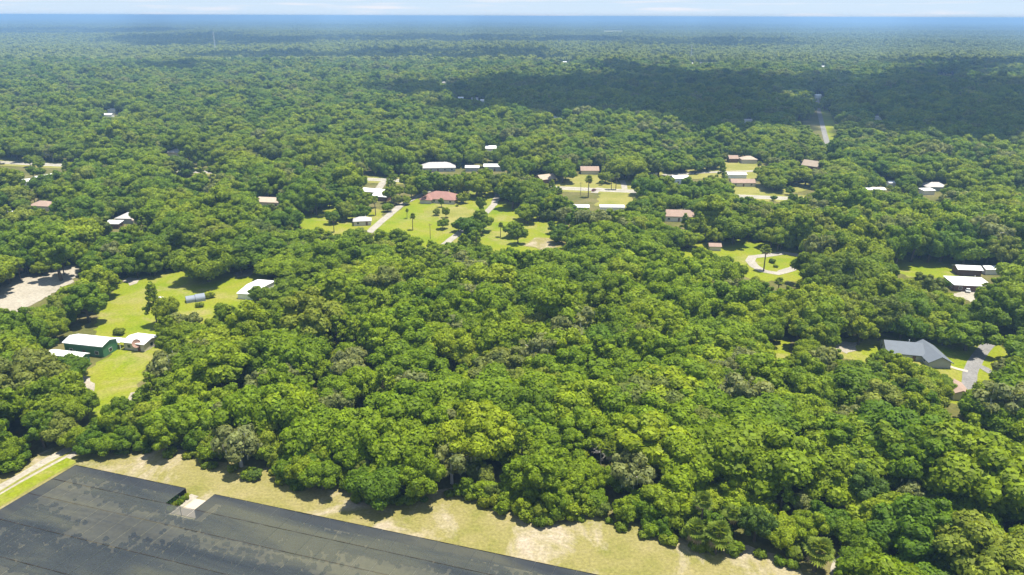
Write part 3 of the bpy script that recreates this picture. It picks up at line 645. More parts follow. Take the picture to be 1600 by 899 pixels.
# ------------------------------------------------------------------ vegetation shapes (arrays first, meshes after)
ICO = None
def ico(sub):
    t = (1 + 5 ** .5) / 2
    v = np.array([(-1, t, 0), (1, t, 0), (-1, -t, 0), (1, -t, 0), (0, -1, t), (0, 1, t), (0, -1, -t), (0, 1, -t), (t, 0, -1), (t, 0, 1), (-t, 0, -1), (-t, 0, 1)], float)
    f = [(0, 11, 5), (0, 5, 1), (0, 1, 7), (0, 7, 10), (0, 10, 11), (1, 5, 9), (5, 11, 4), (11, 10, 2), (10, 7, 6), (7, 1, 8), (3, 9, 4), (3, 4, 2), (3, 2, 6), (3, 6, 8), (3, 8, 9), (4, 9, 5), (2, 4, 11), (6, 2, 10), (8, 6, 7), (9, 8, 1)]
    v = list(v / np.linalg.norm(v[0]))
    for _ in range(sub):
        c = {}; g_ = []
        def mid(a, b):
            k = (min(a, b), max(a, b))
            if k not in c: q = v[a] + v[b]; v.append(q / np.linalg.norm(q)); c[k] = len(v) - 1
            return c[k]
        for a, b, d in f: x, y, z = mid(a, b), mid(b, d), mid(d, a); g_ += [(a, x, z), (b, y, x), (d, z, y), (x, y, z)]
        f = g_
    return np.array(v), np.array(f)
ICO0, ICO1, ICO2 = ico(0), ico(1), ico(2)
def unit(a): return a / (np.linalg.norm(a, axis=-1, keepdims=True) + 1e-9)
class Shape:
    """Vertices, faces and a material key per face; tris as quads are kept apart."""
    def __init__(s): s.V = []; s.F = []; s.K = []; s.N = []; s.n = 0
    def add(s, v, f, key, nrm=None):
        s.V.append(np.asarray(v, float)); s.N.append(np.zeros((len(v), 3)) if nrm is None else np.asarray(nrm, float)); s.F += [tuple(int(a) + s.n for a in q) for q in f]; s.K += [key] * len(f); s.n += len(v)
    def join(s, o, mat3=None, off=(0, 0, 0)):
        V = np.concatenate(o.V); V = V if mat3 is None else V @ np.asarray(mat3).T; b = s.n
        s.V.append(V + np.asarray(off)); s.N.append(np.concatenate(o.N)); s.F += [tuple(a + b for a in q) for q in o.F]; s.K += o.K; s.n += len(V)
    def me(s, name):
        keys = list(dict.fromkeys(s.K)); m_ = mesh(name, np.concatenate(s.V), s.F, [M[k] for k in keys], [keys.index(k) for k in s.K]); nn = np.concatenate(s.N)
        if np.abs(nn).sum() > 0: m_.polygons.foreach_set('use_smooth', np.ones(len(m_.polygons), bool)); m_.normals_split_custom_set_from_vertices(nn.tolist())
        return m_
def cards(sh, pos, nrm, size, key, rng, aspect=1.0, jit=.3, soft=None):
    n_ = len(pos); a = unit(np.cross(nrm, rng.normal(size=(n_, 3)))); b = np.cross(nrm, a)
    s = size[:, None]; q = []
    for sa, sb in ((-1, -1), (1, -1), (1, 1), (-1, 1)):
        q.append(pos + a * s * (sa + rng.uniform(-jit, jit, (n_, 1))) + b * s * aspect * (sb + rng.uniform(-jit, jit, (n_, 1))) + nrm * s * rng.uniform(-.25, .25, (n_, 1)))
    v = np.stack(q, 1).reshape(-1, 3); f = np.arange(4 * n_).reshape(-1, 4)
    sh.add(v, f, key, None if soft is None else np.repeat(soft, 4, axis=0))
def foliage(sh, C, R, ncards, cs, key, rng, core=.86, spread=.55, squash=.85, icom=ICO1):
    """Leaf clumps over a set of lobes (centres C, radii R) with a dense inside."""
    C = np.asarray(C); R = np.asarray(R); w_ = R ** 2 / (R ** 2).sum(); k = rng.choice(len(R), int(ncards * 2.2), p=w_)
    d = unit(rng.normal(size=(len(k), 3))); r = R[k] * (rng.uniform(.84, 1.12, len(k)) + .3 * (rng.random(len(k)) < .22) * rng.random(len(k))); p = C[k] + d * r[:, None] * np.array([1, 1, squash])
    D = np.linalg.norm(p[:, None] - C[None], axis=2) / R[None]; D[np.arange(len(k)), k] = 9
    ok = (D.min(1) > .86); p, d = p[ok][:ncards], d[ok][:ncards]
    nn = unit(d + spread * rng.normal(size=d.shape) + np.array([0, 0, .25]))
    cards(sh, p, nn, cs * rng.uniform(.55, 1.15, len(p)), key, rng, soft=unit(.42 * d + .7 * nn))
    if core:
        for c_, r_ in zip(C, R):
            v = icom[0] * (r_ * core) * (1 + .12 * rng.normal(size=(len(icom[0]), 1))) * np.array([1, 1, squash]) + c_
            sh.add(v, icom[1], key, icom[0])
def oak_lobes(rng, R, zc, H, nl, low=-.3):
    """Clump centres and sizes of one broad crown: several leaders, a ragged outline, clumps of mixed size."""
    C = []; Q = []; nd = int(rng.integers(3, 6)); a0 = rng.uniform(0, 6.28); D = []
    for k in range(nd):
        th = a0 + k * 6.28 / nd + rng.uniform(-.5, .5); rr = R * rng.uniform(.28, .55); D.append((rr * math.cos(th), rr * math.sin(th), zc + H * rng.uniform(-.25, .28), R * rng.uniform(.42, .66), H * rng.uniform(.5, .78)))
    D.append((R * rng.uniform(-.15, .15), R * rng.uniform(-.15, .15), zc + H * .12, R * .55, H * rng.uniform(.7, .9)))
    for k in range(nl):
        x, y, z, r, h = D[k % len(D)]; cp = rng.uniform(low - .15, 1); sp = math.sqrt(max(0, 1 - cp * cp)); th = rng.uniform(0, 6.28); q = rng.uniform(.6, 1.05)
        C.append((x + r * q * sp * math.cos(th), y + r * q * sp * math.sin(th), z + h * q * cp)); Q.append(R * (rng.uniform(.10, .17) if rng.random() < .42 else rng.uniform(.17, .30)))
    for x, y, z, r, h in D: C.append((x, y, z - .05 * H)); Q.append(r * .62)
    return np.array(C), np.array(Q)
def trunk(sh, rng, zc, R, C, key='bark', nlimb=7, r0=.42, n=7):
    mb = MB(); l = rng.uniform(-.4, .4, 2)
    mb.tube([(0, 0, -.15), (l[0] * .3, l[1] * .3, zc * .3), (l[0], l[1], zc * .62)], [r0 * 1.25, r0 * .9, r0 * .75], n)
    for k in rng.choice(len(C), min(nlimb, len(C)), replace=False):
        e_ = np.array(C[k]); s_ = np.array([l[0], l[1], zc * rng.uniform(.42, .62)]); m_ = s_ + (e_ - s_) * .5 + np.array([0, 0, .35 * abs(e_[2] - s_[2])]) * .6 + rng.normal(size=3) * .3
        mb.tube([s_, m_, e_], [r0 * .55, r0 * .36, r0 * .12], 5)
    sh.add(mb.v, mb.f, key)
def make_oak(seed, R=6.2, zc=6.0, H=5.0, nl=36, ncards=3900, cs=.40, low=-.35, key='leaf'):
    rng = np.random.default_rng(seed); C, Q = oak_lobes(rng, R, zc, H, nl, low); t, c_ = Shape(), Shape()
    trunk(t, rng, zc, R, C); foliage(c_, C, Q, ncards, cs, key, rng); return t, c_
def make_mossy(seed):
    rng = np.random.default_rng(seed); C, Q = oak_lobes(rng, 5.6, 6.4, 4.6, 26, -.2); t, c_, ms = Shape(), Shape(), Shape()
    trunk(t, rng, 6.4, 5.6, C, 'deadwood', 16, .4); foliage(c_, C[:26], Q[:26] * 1.05, 2000, .34, 'mossleaf', rng, core=.6)
    k = rng.choice(len(C), 330); p = C[k] + rng.normal(size=(330, 3)) * (Q[k] * .55)[:, None]; L_ = rng.uniform(.5, 1.7, 330)
    th = rng.uniform(0, 3.14, 330); a = np.stack([np.cos(th), np.sin(th), 0 * th], 1) * rng.uniform(.1, .3, 330)[:, None]
    v = np.stack([p - a, p + a, p + a * .3 - np.array([0, 0, 1]) * L_[:, None], p - a * .3 - np.array([0, 0, 1]) * L_[:, None]], 1).reshape(-1, 3)
    ms.add(v, np.arange(330 * 4).reshape(-1, 4), 'moss'); return t, c_, ms
def make_pine(seed):
    rng = np.random.default_rng(seed); C = []; Q = []; t, c_ = Shape(), Shape(); Ht = 17.0
    for z in np.arange(6.0, Ht, 1.05):
        k_ = 5 if z < Ht - 3 else 3; rr = 3.6 * (1 - (z - 6) / (Ht - 4.5)) + .4
        for k in range(k_):
            th = rng.uniform(0, 6.28); r = rr * rng.uniform(.55, 1.05); C.append((r * math.cos(th), r * math.sin(th), z + rng.uniform(-.3, .5))); Q.append(rng.uniform(.55, .95))
    C.append((0, 0, Ht + .3)); Q.append(.6); C, Q = np.array(C), np.array(Q); mb = MB()
    mb.tube([(0, 0, -.15), (.1, .1, Ht * .5), (0, 0, Ht)], [.32, .2, .05], 7)
    for c0 in C: mb.tube([(0, 0, c0[2] - .5), c0], [.07, .03], 4)
    t.add(mb.v, mb.f, 'bark'); foliage(c_, C, Q, 2300, .24, 'pineleaf', rng, core=.55, spread=.8, squash=.7, icom=ICO0); return t, c_
def make_palm(seed, h=8.0, nf=34):
    rng = np.random.default_rng(seed); t, c_, dd = Shape(), Shape(), Shape(); mb = MB(); l = rng.uniform(-.3, .3, 2)
    mb.tube([(0, 0, -.15), (l[0] * .4, l[1] * .4, h * .5), (l[0], l[1], h)], [.24, .18, .2], 8); t.add(mb.v, mb.f, 'bark'); top = np.array([l[0], l[1], h])
    for k in range(nf):
        dead = k < nf * .12; el = rng.uniform(-1.2, -.5) if dead else rng.uniform(-.55, 1.45); az = k * 2.4 + rng.uniform(-.3, .3)
        d = np.array([math.cos(az) * math.cos(el), math.sin(az) * math.cos(el), math.sin(el)]); s_ = unit(np.cross(d, (0, 0, 1.0)))
        up = np.cross(s_, d); pl = rng.uniform(.7, 1.2); b0 = top + d * pl; fl = rng.uniform(.9, 1.35); q = MB()
        q.tube([top, b0], [.05, .03], 4)
        for j in range(11):
            a = (j - 5) / 5 * 1.75; w_ = d * math.cos(a) + s_ * math.sin(a); L_ = fl * (1 - .18 * abs(j - 5) / 5)
            tip = b0 + w_ * L_ + up * (.12 - .1 * abs(a)) - np.array([0, 0, .35 * L_ * (.5 + .5 * (dead))]); mid = b0 + w_ * L_ * .55 + up * .1
            sd = unit(np.cross(w_, up)) * .2; q.add([b0, mid + sd, tip, mid - sd], [(0, 1, 2, 3)])
        (dd if dead else c_).add(q.v, q.f, 'deadfrond' if dead else 'palmleaf')
    return t, c_, dd
def make_dead(seed, h=9.0):
    rng = np.random.default_rng(seed); t, b = Shape(), Shape(); mb = MB(); mb.tube([(0, 0, -.15), (.2, .1, h * .5), (.1, .3, h * .8)], [.3, .22, .12], 7); t.add(mb.v, mb.f, 'deadwood'); mb = MB()
    def grow(p, d, L_, r, k):
        e_ = p + d * L_; mb.tube([p, (p + e_) / 2 + rng.normal(size=3) * .1 * L_, e_], [r, r * .75, r * .45], 4)
        if k:
            for _ in range(3): grow(p + d * L_ * rng.uniform(.5, 1), unit(d + rng.normal(size=3) * .6 + np.array([0, 0, .1])), L_ * .68, r * .5, k - 1)
    for k in range(8):
        th = k * 2.4; grow(np.array([.15, .15, h * rng.uniform(.4, .8)]), unit(np.array([math.cos(th), math.sin(th), rng.uniform(.3, 1.1)])), 2.4, .12, 3)
    b.add(mb.v, mb.f, 'deadwood'); return t, b
def make_shrub(seed, R=1.6, h=1.4, n_=520, key='shrubleaf', cs=.24):
    rng = np.random.default_rng(seed); C = []; Q = []; t, c_ = Shape(), Shape()
    for k in range(11): th = k * 2.4; r = R * rng.uniform(.2, .75); C.append((r * math.cos(th), r * math.sin(th), h * rng.uniform(.35, 1.0))); Q.append(R * rng.uniform(.28, .48))
    C, Q = np.array(C), np.array(Q); mb = MB()
    for c0 in C[:5]: mb.tube([(0, 0, -.05), c0], [.06, .03], 4)
    t.add(mb.v, mb.f, 'bark'); foliage(c_, C, Q, n_, cs, key, rng, icom=ICO0); return t, c_

OAKS = [make_oak(*a) for a in (
    (1, 6.4, 5.8, 4.8, 62, 9800, .245, -.35), (2, 6.0, 6.2, 5.2, 56, 9200, .245, -.35), (3, 6.8, 5.6, 4.4, 70, 10400, .25, -.3), (4, 5.6, 6.4, 5.8, 56, 9000, .235, -.4),
    (5, 6.2, 6.0, 5.0, 74, 10200, .225, -.35), (6, 5.2, 6.8, 6.4, 58, 9000, .235, -.45), (7, 6.6, 5.8, 4.6, 50, 9600, .26, -.3), (8, 5.9, 6.0, 5.4, 64, 9600, .235, -.4), (9, 6.3, 6.2, 5.0, 80, 10600, .225, -.35), (10, 4.6, 7.0, 7.0, 52, 8400, .235, -.5))]
MOSSY = [make_mossy(s) for s in (21, 22, 23)]
PINES = [make_pine(s) for s in (31, 32)]
PALMS = [make_palm(41, 8.0), make_palm(42, 6.0, 30), make_palm(43, 3.2, 32)]
DEADS = [make_dead(s) for s in (51, 52)]
SHRUBS = [make_shrub(s) for s in (61, 62, 63)]
EDGE = [make_oak(s, 3.4, 2.7, 3.1, 40, 3800, .225, -.85, 'leaf') for s in (81, 82, 83, 84)]
def parts_of(group, names, stem): return [[(nm, s.me(stem + '_' + nm)) for nm, s in zip(names, g_)] for g_ in group]
LAURELS = []
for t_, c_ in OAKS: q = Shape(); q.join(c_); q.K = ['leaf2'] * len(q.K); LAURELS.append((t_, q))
PART = dict(laurel=parts_of(LAURELS, ('trunk', 'crown'), 'laurel_oak'), oak=parts_of(OAKS, ('trunk', 'crown'), 'oak'), mossy=parts_of(MOSSY, ('trunk', 'crown', 'hanging_moss'), 'mossy_oak'), pine=parts_of(PINES, ('trunk', 'crown'), 'pine'),
            palm=parts_of(PALMS, ('trunk', 'crown', 'dead_fronds'), 'palm'), dead=parts_of(DEADS, ('trunk', 'branches'), 'dead_tree'), edge=parts_of(EDGE, ('trunk', 'crown'), 'young_oak'), shrub=parts_of(SHRUBS, ('stems', 'foliage'), 'shrub'))
NAME = dict(laurel='laurel_oak', oak='oak_tree', mossy='mossy_oak', pine='pine_tree', palm='palm_tree', dead='dead_tree', shrub='shrub', edge='young_oak')
CATN = dict(laurel='oak tree', oak='oak tree', mossy='mossy oak', pine='pine tree', palm='palm tree', dead='dead tree', shrub='shrub', edge='young oak')
def plant(kind, var, x, y, rz, s, sz, label, group, name=None):
    e = empty(name or NAME[kind], (x, y, 0), rz); e.scale = (s, s, sz); tag(e, label, CATN[kind], group)
    for nm, me in PART[kind][var % len(PART[kind])]:
        o = obj(nm, me, e)
        if nm in ('hanging_moss', 'dead_fronds'): o['kind'] = 'stuff'
    return e

# ------------------------------------------------------------------ open places the photo looks into (photo outlines)
CLEAR = [
 STRIP_EDGE + [(1252, 960), (-200, 960), (-200, 860)],
 [(165, 662), (180, 644), (205, 626), (214, 618), (222, 616), (200, 642), (184, 657), (172, 664)],
 [(152, 632), (122, 604), (148, 582), (160, 562), (190, 549), (224, 548), (206, 578), (204, 600), (206, 614), (180, 645), (166, 646)],
 [(166, 520), (172, 490), (178, 462), (204, 438), (212, 425), (250, 428), (300, 432), (350, 430), (388, 422), (388, 434), (370, 456), (338, 464), (331, 478), (300, 489), (272, 484), (258, 470), (240, 470), (228, 482), (226, 500), (222, 516), (206, 518)],
 [(66, 566), (98, 533), (140, 517), (186, 524), (204, 517), (238, 523), (226, 547), (184, 553), (150, 566)],
 [(0, 447), (50, 429), (118, 421), (113, 438), (85, 452), (25, 479), (0, 477)],
 [(370, 456), (386, 432), (418, 438), (398, 450)],
 [(470, 335), (500, 324), (520, 328), (522, 346), (544, 354), (542, 364), (526, 366), (500, 355), (474, 345)],
 [(578, 360), (600, 342), (626, 320), (655, 305), (664, 298), (716, 300), (724, 308), (750, 298), (774, 299), (770, 314), (758, 328), (744, 336), (722, 344), (712, 362), (704, 377), (680, 374), (650, 366), (622, 358), (600, 356), (588, 362)],
 [(762, 345), (776, 322), (798, 322), (798, 340), (784, 350), (782, 366), (800, 374), (868, 376), (874, 384), (800, 385), (766, 382)],
 [(826, 350), (850, 342), (872, 340), (866, 352), (846, 362), (830, 362)],
 [(0, 252), (0, 246), (48, 246), (60, 256), (68, 258), (64, 264), (0, 262)], [(86, 258), (108, 251), (110, 255), (98, 260)],
 [(286, 265), (334, 266), (334, 276), (286, 275)], [(590, 276), (606, 272), (640, 276), (640, 284), (600, 286)],
 [(880, 278), (912, 274), (982, 278), (990, 300), (880, 298)], [(884, 298), (932, 302), (922, 312), (896, 310)], [(938, 301), (988, 302), (984, 317), (944, 317)],
 [(1038, 268), (1100, 264), (1168, 260), (1172, 272), (1120, 276), (1040, 276)], [(1152, 291), (1220, 294), (1268, 286), (1266, 292), (1222, 309), (1152, 304)],
 [(1066, 388), (1086, 384), (1086, 394), (1070, 398)], [(1134, 380), (1166, 373), (1212, 381), (1248, 402), (1244, 422), (1216, 433), (1192, 430), (1164, 408), (1138, 398)],
 [(1402, 404), (1440, 400), (1494, 402), (1497, 424), (1478, 425), (1406, 423)], [(1496, 450), (1510, 448), (1512, 462), (1500, 464)],
 [(1306, 541), (1322, 531), (1384, 536), (1384, 544), (1346, 544), (1320, 548)], [(1452, 536), (1470, 545), (1500, 544), (1544, 546), (1549, 552), (1527, 594), (1514, 604), (1511, 582), (1470, 568), (1462, 550)],
 [(1551, 509), (1574, 507), (1574, 524), (1553, 529)], [(1206, 532), (1226, 532), (1226, 556), (1210, 558)],
 [(690, 574), (712, 566), (708, 571), (694, 577)], [(1307, 784), (1315, 782), (1317, 800), (1309, 798)], [(1308, 888), (1316, 886), (1317, 900), (1308, 900)],
 [(1242, 190), (1274, 187), (1274, 168), (1297, 170), (1301, 219), (1284, 221), (1277, 198), (1244, 193)], [(1274, 143), (1284, 146), (1281, 156), (1275, 152)],
 [(944, 47), (974, 46), (974, 52), (943, 52)], [(1464, 113), (1492, 114), (1492, 118), (1466, 117)],
] + KEEP

# ------------------------------------------------------------------ trees one can place singly in the photo
TAKEN = []         # (x, y, radius)
rt = random.Random(11)
def yard(kind, var, px, py, s, label, group=None, z=0.0, sz=None, name=None):
    p = G(px, py, z); R = {'oak': 6, 'mossy': 5.4, 'pine': 2.6, 'palm': 2.5, 'dead': 3, 'shrub': 1.5}[kind] * s
    TAKEN.append((p[0], p[1], R)); return plant(kind, var, p[0], p[1], rt.uniform(0, 6.28), s, sz or s * rt.uniform(.92, 1.08), label, group, name)
YO = [
 (124, 700, .62, .62, 'leftmost small oak between sandy track and dry grass strip'), (146, 706, .66, .6, 'second small oak right of sandy track on strip edge'), (172, 708, .64, .58, 'third small oak right of sandy track on strip edge'), (198, 706, .6, .58, 'fourth small oak right of sandy track on strip edge'), (214, 690, .58, .55, 'small oak behind left end of dry grass strip'), (160, 688, .55, .55, 'small oak in second row right of sandy track'),
 (92, 694, .8, .8, 'oak leaning over left side of sandy track'), (112, 672, .85, .85, 'bright oak left of sandy track bend'), (130, 655, .72, .75, 'oak at lower end of barn lawn'), (70, 700, .85, .85, 'dark oak left of the sandy track'),
 (1285, 838, .8, .8, 'oak left of sandy gap at lower right'), (1250, 846, .7, .72, 'oak behind low palms at lower right'), (1215, 850, .72, .7, 'oak at right end of wood edge above strip'), (1178, 846, .75, .75, 'oak on wood edge right of broad low palm'), (1332, 862, .8, .75, 'oak right of lower sandy gap at lower right'), (1342, 800, .95, .9, 'oak right of upper sandy gap at lower right'), (968, 768, .7, .72, 'oak right of the palm above middle of strip'), (936, 772, .7, .72, 'oak left of the palm above middle of strip'),
 (404, 474, .62, .6, 'oak in front of white roofed shed at lawn corner'), (1392, 592, .66, .66, 'oak hiding left end of slate roofed house'), (1418, 597, .7, .7, 'oak before middle of slate roofed house'), (1446, 604, .68, .66, 'oak before wing of slate roofed house'), (1472, 612, .55, .5, 'small oak between slate roofed house and pink garage'), (1372, 584, .7, .7, 'oak left of slate roofed house front'),
 #  lone broadleaf trees: base pixel, scale
 (116, 594, .95, .72, 'round oak in front of the low white roofed green shed'), (158, 452, 1.30, 1.15, 'tall dark oak between sandy lot and upper lawn'),
 (682, 337, .36, .4, 'small thin tree on lawn below left end of red roofed house'), (697, 341, .42, .6, 'slim upright tree below middle of red roofed house'), (692, 358, .5, .5, 'small leaning tree in middle of the bright lawn'),
 (690, 324, .42, .45, 'feathery young tree before the red roofed house wall'), (724, 318, .66, .72, 'round light green tree at right end of red roofed house'), (634, 320, .52, .5, 'yellowish young tree on gravel drive bend'),
 (729, 366, .95, .95, 'large dark oak of the clump beside the straight drive'), (755, 362, .95, 1.0, 'tall oak at right of the clump beside straight drive'), (716, 362, .55, .6, 'small tree at left foot of the clump by straight drive'), (751, 334, .55, .8, 'slim tree at top of the clump by straight drive'),
 (800, 371, .78, .78, 'round tree on lawn right of the straight drive'), (824, 350, 1.05, 1.0, 'broad bright green tree beside highway lawn'), (850, 334, 1.25, 1.15, 'big dark oak between lawn and the tan roofed cottage'), (862, 366, .5, .55, 'small dark tree above the sandy wood edge'), (810, 322, 1.15, 1.1, 'broad oak shading end of the straight drive'),
 (1508, 548, 1.32, 1.05, 'wide oak casting shade over lawn of slate roofed house'), (1434, 522, 1.2, 1.05, 'large oak right behind the slate roofed house'), (1452, 536, .42, .45, 'small round bush tree at corner of slate roofed house'),
 (262, 510, .85, 1.1, 'upright tree on edge of the upper lawn near cottage'), (612, 318, .85, .85, 'dark oak left of gravel drive below white roofs'), (648, 300, .95, .95, 'oak at upper end of gravel drive'),
 (575, 326, .9, .9, 'oak behind the small cream shed'), (192, 665, .62, .7, 'small round tree beside the sandy track'), (262, 712, .85, .8, 'round bushy tree at left end of dry grass strip'),
 (399, 748, .30, .26, 'small bright bush alone on the dry grass strip'), (505, 765, .8, .75, 'bushy dark tree bulging onto dry grass strip'), (600, 786, 1.0, .95, 'broad leafy tree bulging onto middle of dry grass strip'), (660, 782, .9, 1.0, 'lime green tree next to the mossy oak on wood edge')]
for k, (px, py, s, sz, lb) in enumerate(YO): yard('oak', k, px, py, s, lb, None, 0, sz, name='oak_tree' if s > .7 else 'small_tree')
PALMP = [(636, 342, 0, .62, 'palm on bright lawn, upper of the pair'), (645, 360, 0, .95, 'palm on bright lawn, lower and larger of the pair'), (664, 318, 0, .9, 'palm at left corner of red roofed house'), (782, 371, 0, .85, 'slender palm on lawn right of straight drive'), (749, 377, 1, .9, 'palm at foot of the clump by straight drive'),
 (1193, 424, 0, 1.35, 'tall lone palm beside looping driveway'), (1214, 394, 1, 1.0, 'palm on the lawn edge beyond looping driveway'), (522, 363, 0, 1.0, 'tall palm below the small cream shed'), (504, 333, 1, .85, 'palm on patchy lawn left of cream shed'), (487, 340, 1, .8, 'leftmost palm on patchy lawn left of cream shed'), (434, 363, 1, 1.0, 'palm in the oaks left of patchy lawn'),
 (919, 309, 0, 1.5, 'very tall palm beside the highway'), (955, 297, 0, 1.15, 'left of two palms on far side of highway'), (962, 297, 0, 1.15, 'right of two palms on far side of highway'), (1081, 384, 0, 1.15, 'palm below the pink roofed house'), (152, 348, 0, .85, 'palm left of the small brown shed'), (177, 342, 0, .95, 'palm just above the small brown shed'),
 (177, 396, 1, 1.0, 'palm in oaks below the small brown shed'), (232, 368, 1, .95, 'palm below the tan gable roofed house'), (1372, 533, 0, 1.45, 'tall palm behind left end of slate roofed house'), (1215, 462, 1, 1.1, 'palm in wood edge below looping driveway'),
 (1093, 838, 0, 1.15, 'tall palm on wood edge near dry grass strip'), (1117, 866, 2, 1.6, 'broad low palm at right end of dry grass strip'), (1085, 858, 2, 1.45, 'low palm left of the broad one on wood edge'), (1138, 838, 1, 1.1, 'palm behind the tall one on wood edge'), (952, 752, 0, 1.1, 'palm rising from wood above middle of strip'), (1272, 892, 2, 1.7, 'blue green low palm at lower right corner'), (1262, 868, 2, 1.0, 'low palm behind the blue green one at lower right'), (1536, 468, 1, 1.0, 'palm beside white hip roofed house drive'), (1552, 490, 1, 1.1, 'palm near right edge above small lawn')]
for k, (px, py, v, s, lb) in enumerate(PALMP): yard('palm', v, px, py, s, lb, 'cabbage palms')
PINEP = [(530, 556, 'lime green pine in middle of the wood'), (556, 562, 'pale feathery pine beside the lime one in the wood'), (640, 542, 'left pine beside grass gap in the wood'), (662, 540, 'tall middle pine beside grass gap in the wood'), (684, 536, 'right pine beside grass gap in the wood'), (600, 520, 'pine behind the lime one in wood'), (655, 470, 'pine deep in upper part of the wood'), (1022, 556, 'pine right of middle in the wood'), (1042, 566, 'second pine right of middle in the wood'), (898, 372, 'pine at the sandy wood edge below highway'), (912, 368, 'right pine at the sandy wood edge below highway'), (1126, 290, 'dark cone shaped pine beside white outbuilding'), (1090, 375, 'left leaning pine before pink roofed house'), (1068, 374, 'right leaning pine before pink roofed house'), (612, 294, 'tall pine near highway beside hedge'), (246, 505, 'feathery pine at edge of the upper lawn')]
for k, (px, py, lb) in enumerate(PINEP): yard('pine', k, px, py + 4, rt.uniform(.8, 1.05), lb, 'pines')
MOSSP = [(915, 468, 'greyish mossy oak in middle of the wood'), (410, 600, 'mossy oak with bare grey limbs at left of wood'), (448, 590, 'pale mossy oak right of the bare limbed one'), (545, 580, 'mossy oak with pale dead twigs left of grass gap'), (705, 715, 'mossy oak with hanging strands on wood edge'), (720, 660, 'greyish mossy oak above the hanging one'), (520, 630, 'mossy oak left of middle in the lower wood'), (350, 650, 'mossy oak near left end of strip'), (372, 690, 'second mossy oak near left end of strip'), (1330, 650, 'mossy oak right of middle in lower wood'), (1425, 770, 'grey green mossy oak with open limbs at lower right'), (1160, 560, 'mossy oak above dark gap right of middle'), (1128, 575, 'drooping mossy oak left of dark gap'), (885, 335, 'mossy oak beside the pale carport'), (300, 395, 'mossy oak at far edge of upper lawn'), (288, 500, 'grey mossy oak beside cottage roof'), (990, 735, 'mossy oak above middle of the strip'), (1270, 315, 'mossy oak near the highway at right'), (1100, 300, 'mossy oak in front of orange roofed house'), (330, 300, 'mossy oak left of the tan roofed cream house'), (445, 300, 'mossy oak right of the tan roofed cream house')]
for k, (px, py, lb) in enumerate(MOSSP): yard('mossy', k, px, py, rt.uniform(.8, 1.1), lb, 'mossy oaks', 7.5)
for k, (px, py, lb) in enumerate([(912, 470, 'bleached dead tree in middle of the wood'), (538, 578, 'pale dead treetop left of grass gap'), (418, 612, 'dead grey limbs at left of the wood'), (940, 690, 'pale dead snag above the strip'), (1348, 742, 'dead limbs beside sandy gap at lower right')]): yard('dead', k, px, py, .8, lb, 'dead trees', 8)
# garden trees standing loose among the houses along the highway
gt = []
for (x0, x1, y0, y1, n_) in ((590, 800, 262, 300, 22), (880, 1240, 262, 316, 34), (0, 120, 244, 300, 10), (270, 345, 256, 288, 8), (470, 590, 318, 360, 8), (1340, 1490, 285, 330, 14)):
    for _ in range(n_ * 3):
        px, py = rt.uniform(x0, x1), rt.uniform(y0, y1); p = G(px, py); s = rt.choice((.32, .4, .5, .6, .75, .85))
        if abs((p[:2] - ha) @ hn) < 5.5 + 3 * s or any((p[0] - x) ** 2 + (p[1] - y) ** 2 < (r + 2.5 * s) ** 2 for x, y, r in FOOT): continue
        if any((p[0] - x) ** 2 + (p[1] - y) ** 2 < (4.5 * s + r * .6) ** 2 for x, y, r in TAKEN): continue
        q = P(np.array([(p[0] + a * 6 * s, p[1], z * 12 * s) for a in (-.8, 0, .8) for z in (.35, .7, 1)])); 
        if any(inside(q, k_).any() for k_ in KEEP): continue
        TAKEN.append((p[0], p[1], 6 * s)); gt.append((px, p, s)); n_ -= 1
        if n_ <= 0: break
for k, (px, p, s) in enumerate(sorted(gt, key=lambda t: t[0])):
    plant('oak', k * 3, p[0], p[1], rt.uniform(0, 6.28), s, s * rt.uniform(.85, 1.2), f'{ordinal(k + 1)} from left of loose garden trees among houses along the highway', 'garden trees along the highway', 'garden_tree')
# shrubs along the wood's edge
k = 0; se = gp(STRIP_EDGE)
for (a, b) in zip(se[4:-1], se[5:]):
    L = np.linalg.norm(b - a); n_ = max(1, int(L / 3.2))
    for j in range(n_):
        q = a + (b - a) * (j + rt.random()) / n_ + np.array([rt.uniform(-.5, .5), rt.uniform(1.0, 2.6)]); k += 1
        s = rt.choice((.6, .8, 1.0, 1.25, 1.5))
        plant('shrub', k, q[0], q[1], rt.uniform(0, 6.28), s, s * rt.uniform(.8, 1.3), ordinal(k) + ' shrub from the left along the dry grass strip', 'shrubs along the wood edge')
# low leafy young oaks closing the wood's edge down to the grass
k = 0
for row, (gap, back) in enumerate(((4.6, 3.6), (5.2, 7.4))):
    for si, (a, b) in enumerate(zip(se[:-1], se[1:])):
        if 2 <= si < 4: continue
        L = np.linalg.norm(b - a); n_ = max(1, round(L / gap)); side = np.array([-.75, .6]) if si < 2 else np.array([0, 1.0])
        for j in range(n_):
            q = a + (b - a) * (j + rt.uniform(.2, .8)) / n_ + side * (back + rt.uniform(-.8, 1.2)) + np.array([rt.uniform(-1, 1), 0]); k += 1; s = rt.uniform(.65, 1.15) * (1.0, 1.25)[row]
            if any((q[0] - x) ** 2 + (q[1] - y) ** 2 < (r * .75 + 1.2) ** 2 for x, y, r in TAKEN): continue
            plant('edge', k, q[0], q[1], rt.uniform(0, 6.28), s, s * rt.uniform(.85, 1.5), f'{ordinal(k)} bushy young oak from left, ' + ('front row behind dry grass strip', 'second row behind dry grass strip')[row], 'young oaks along the wood edge')
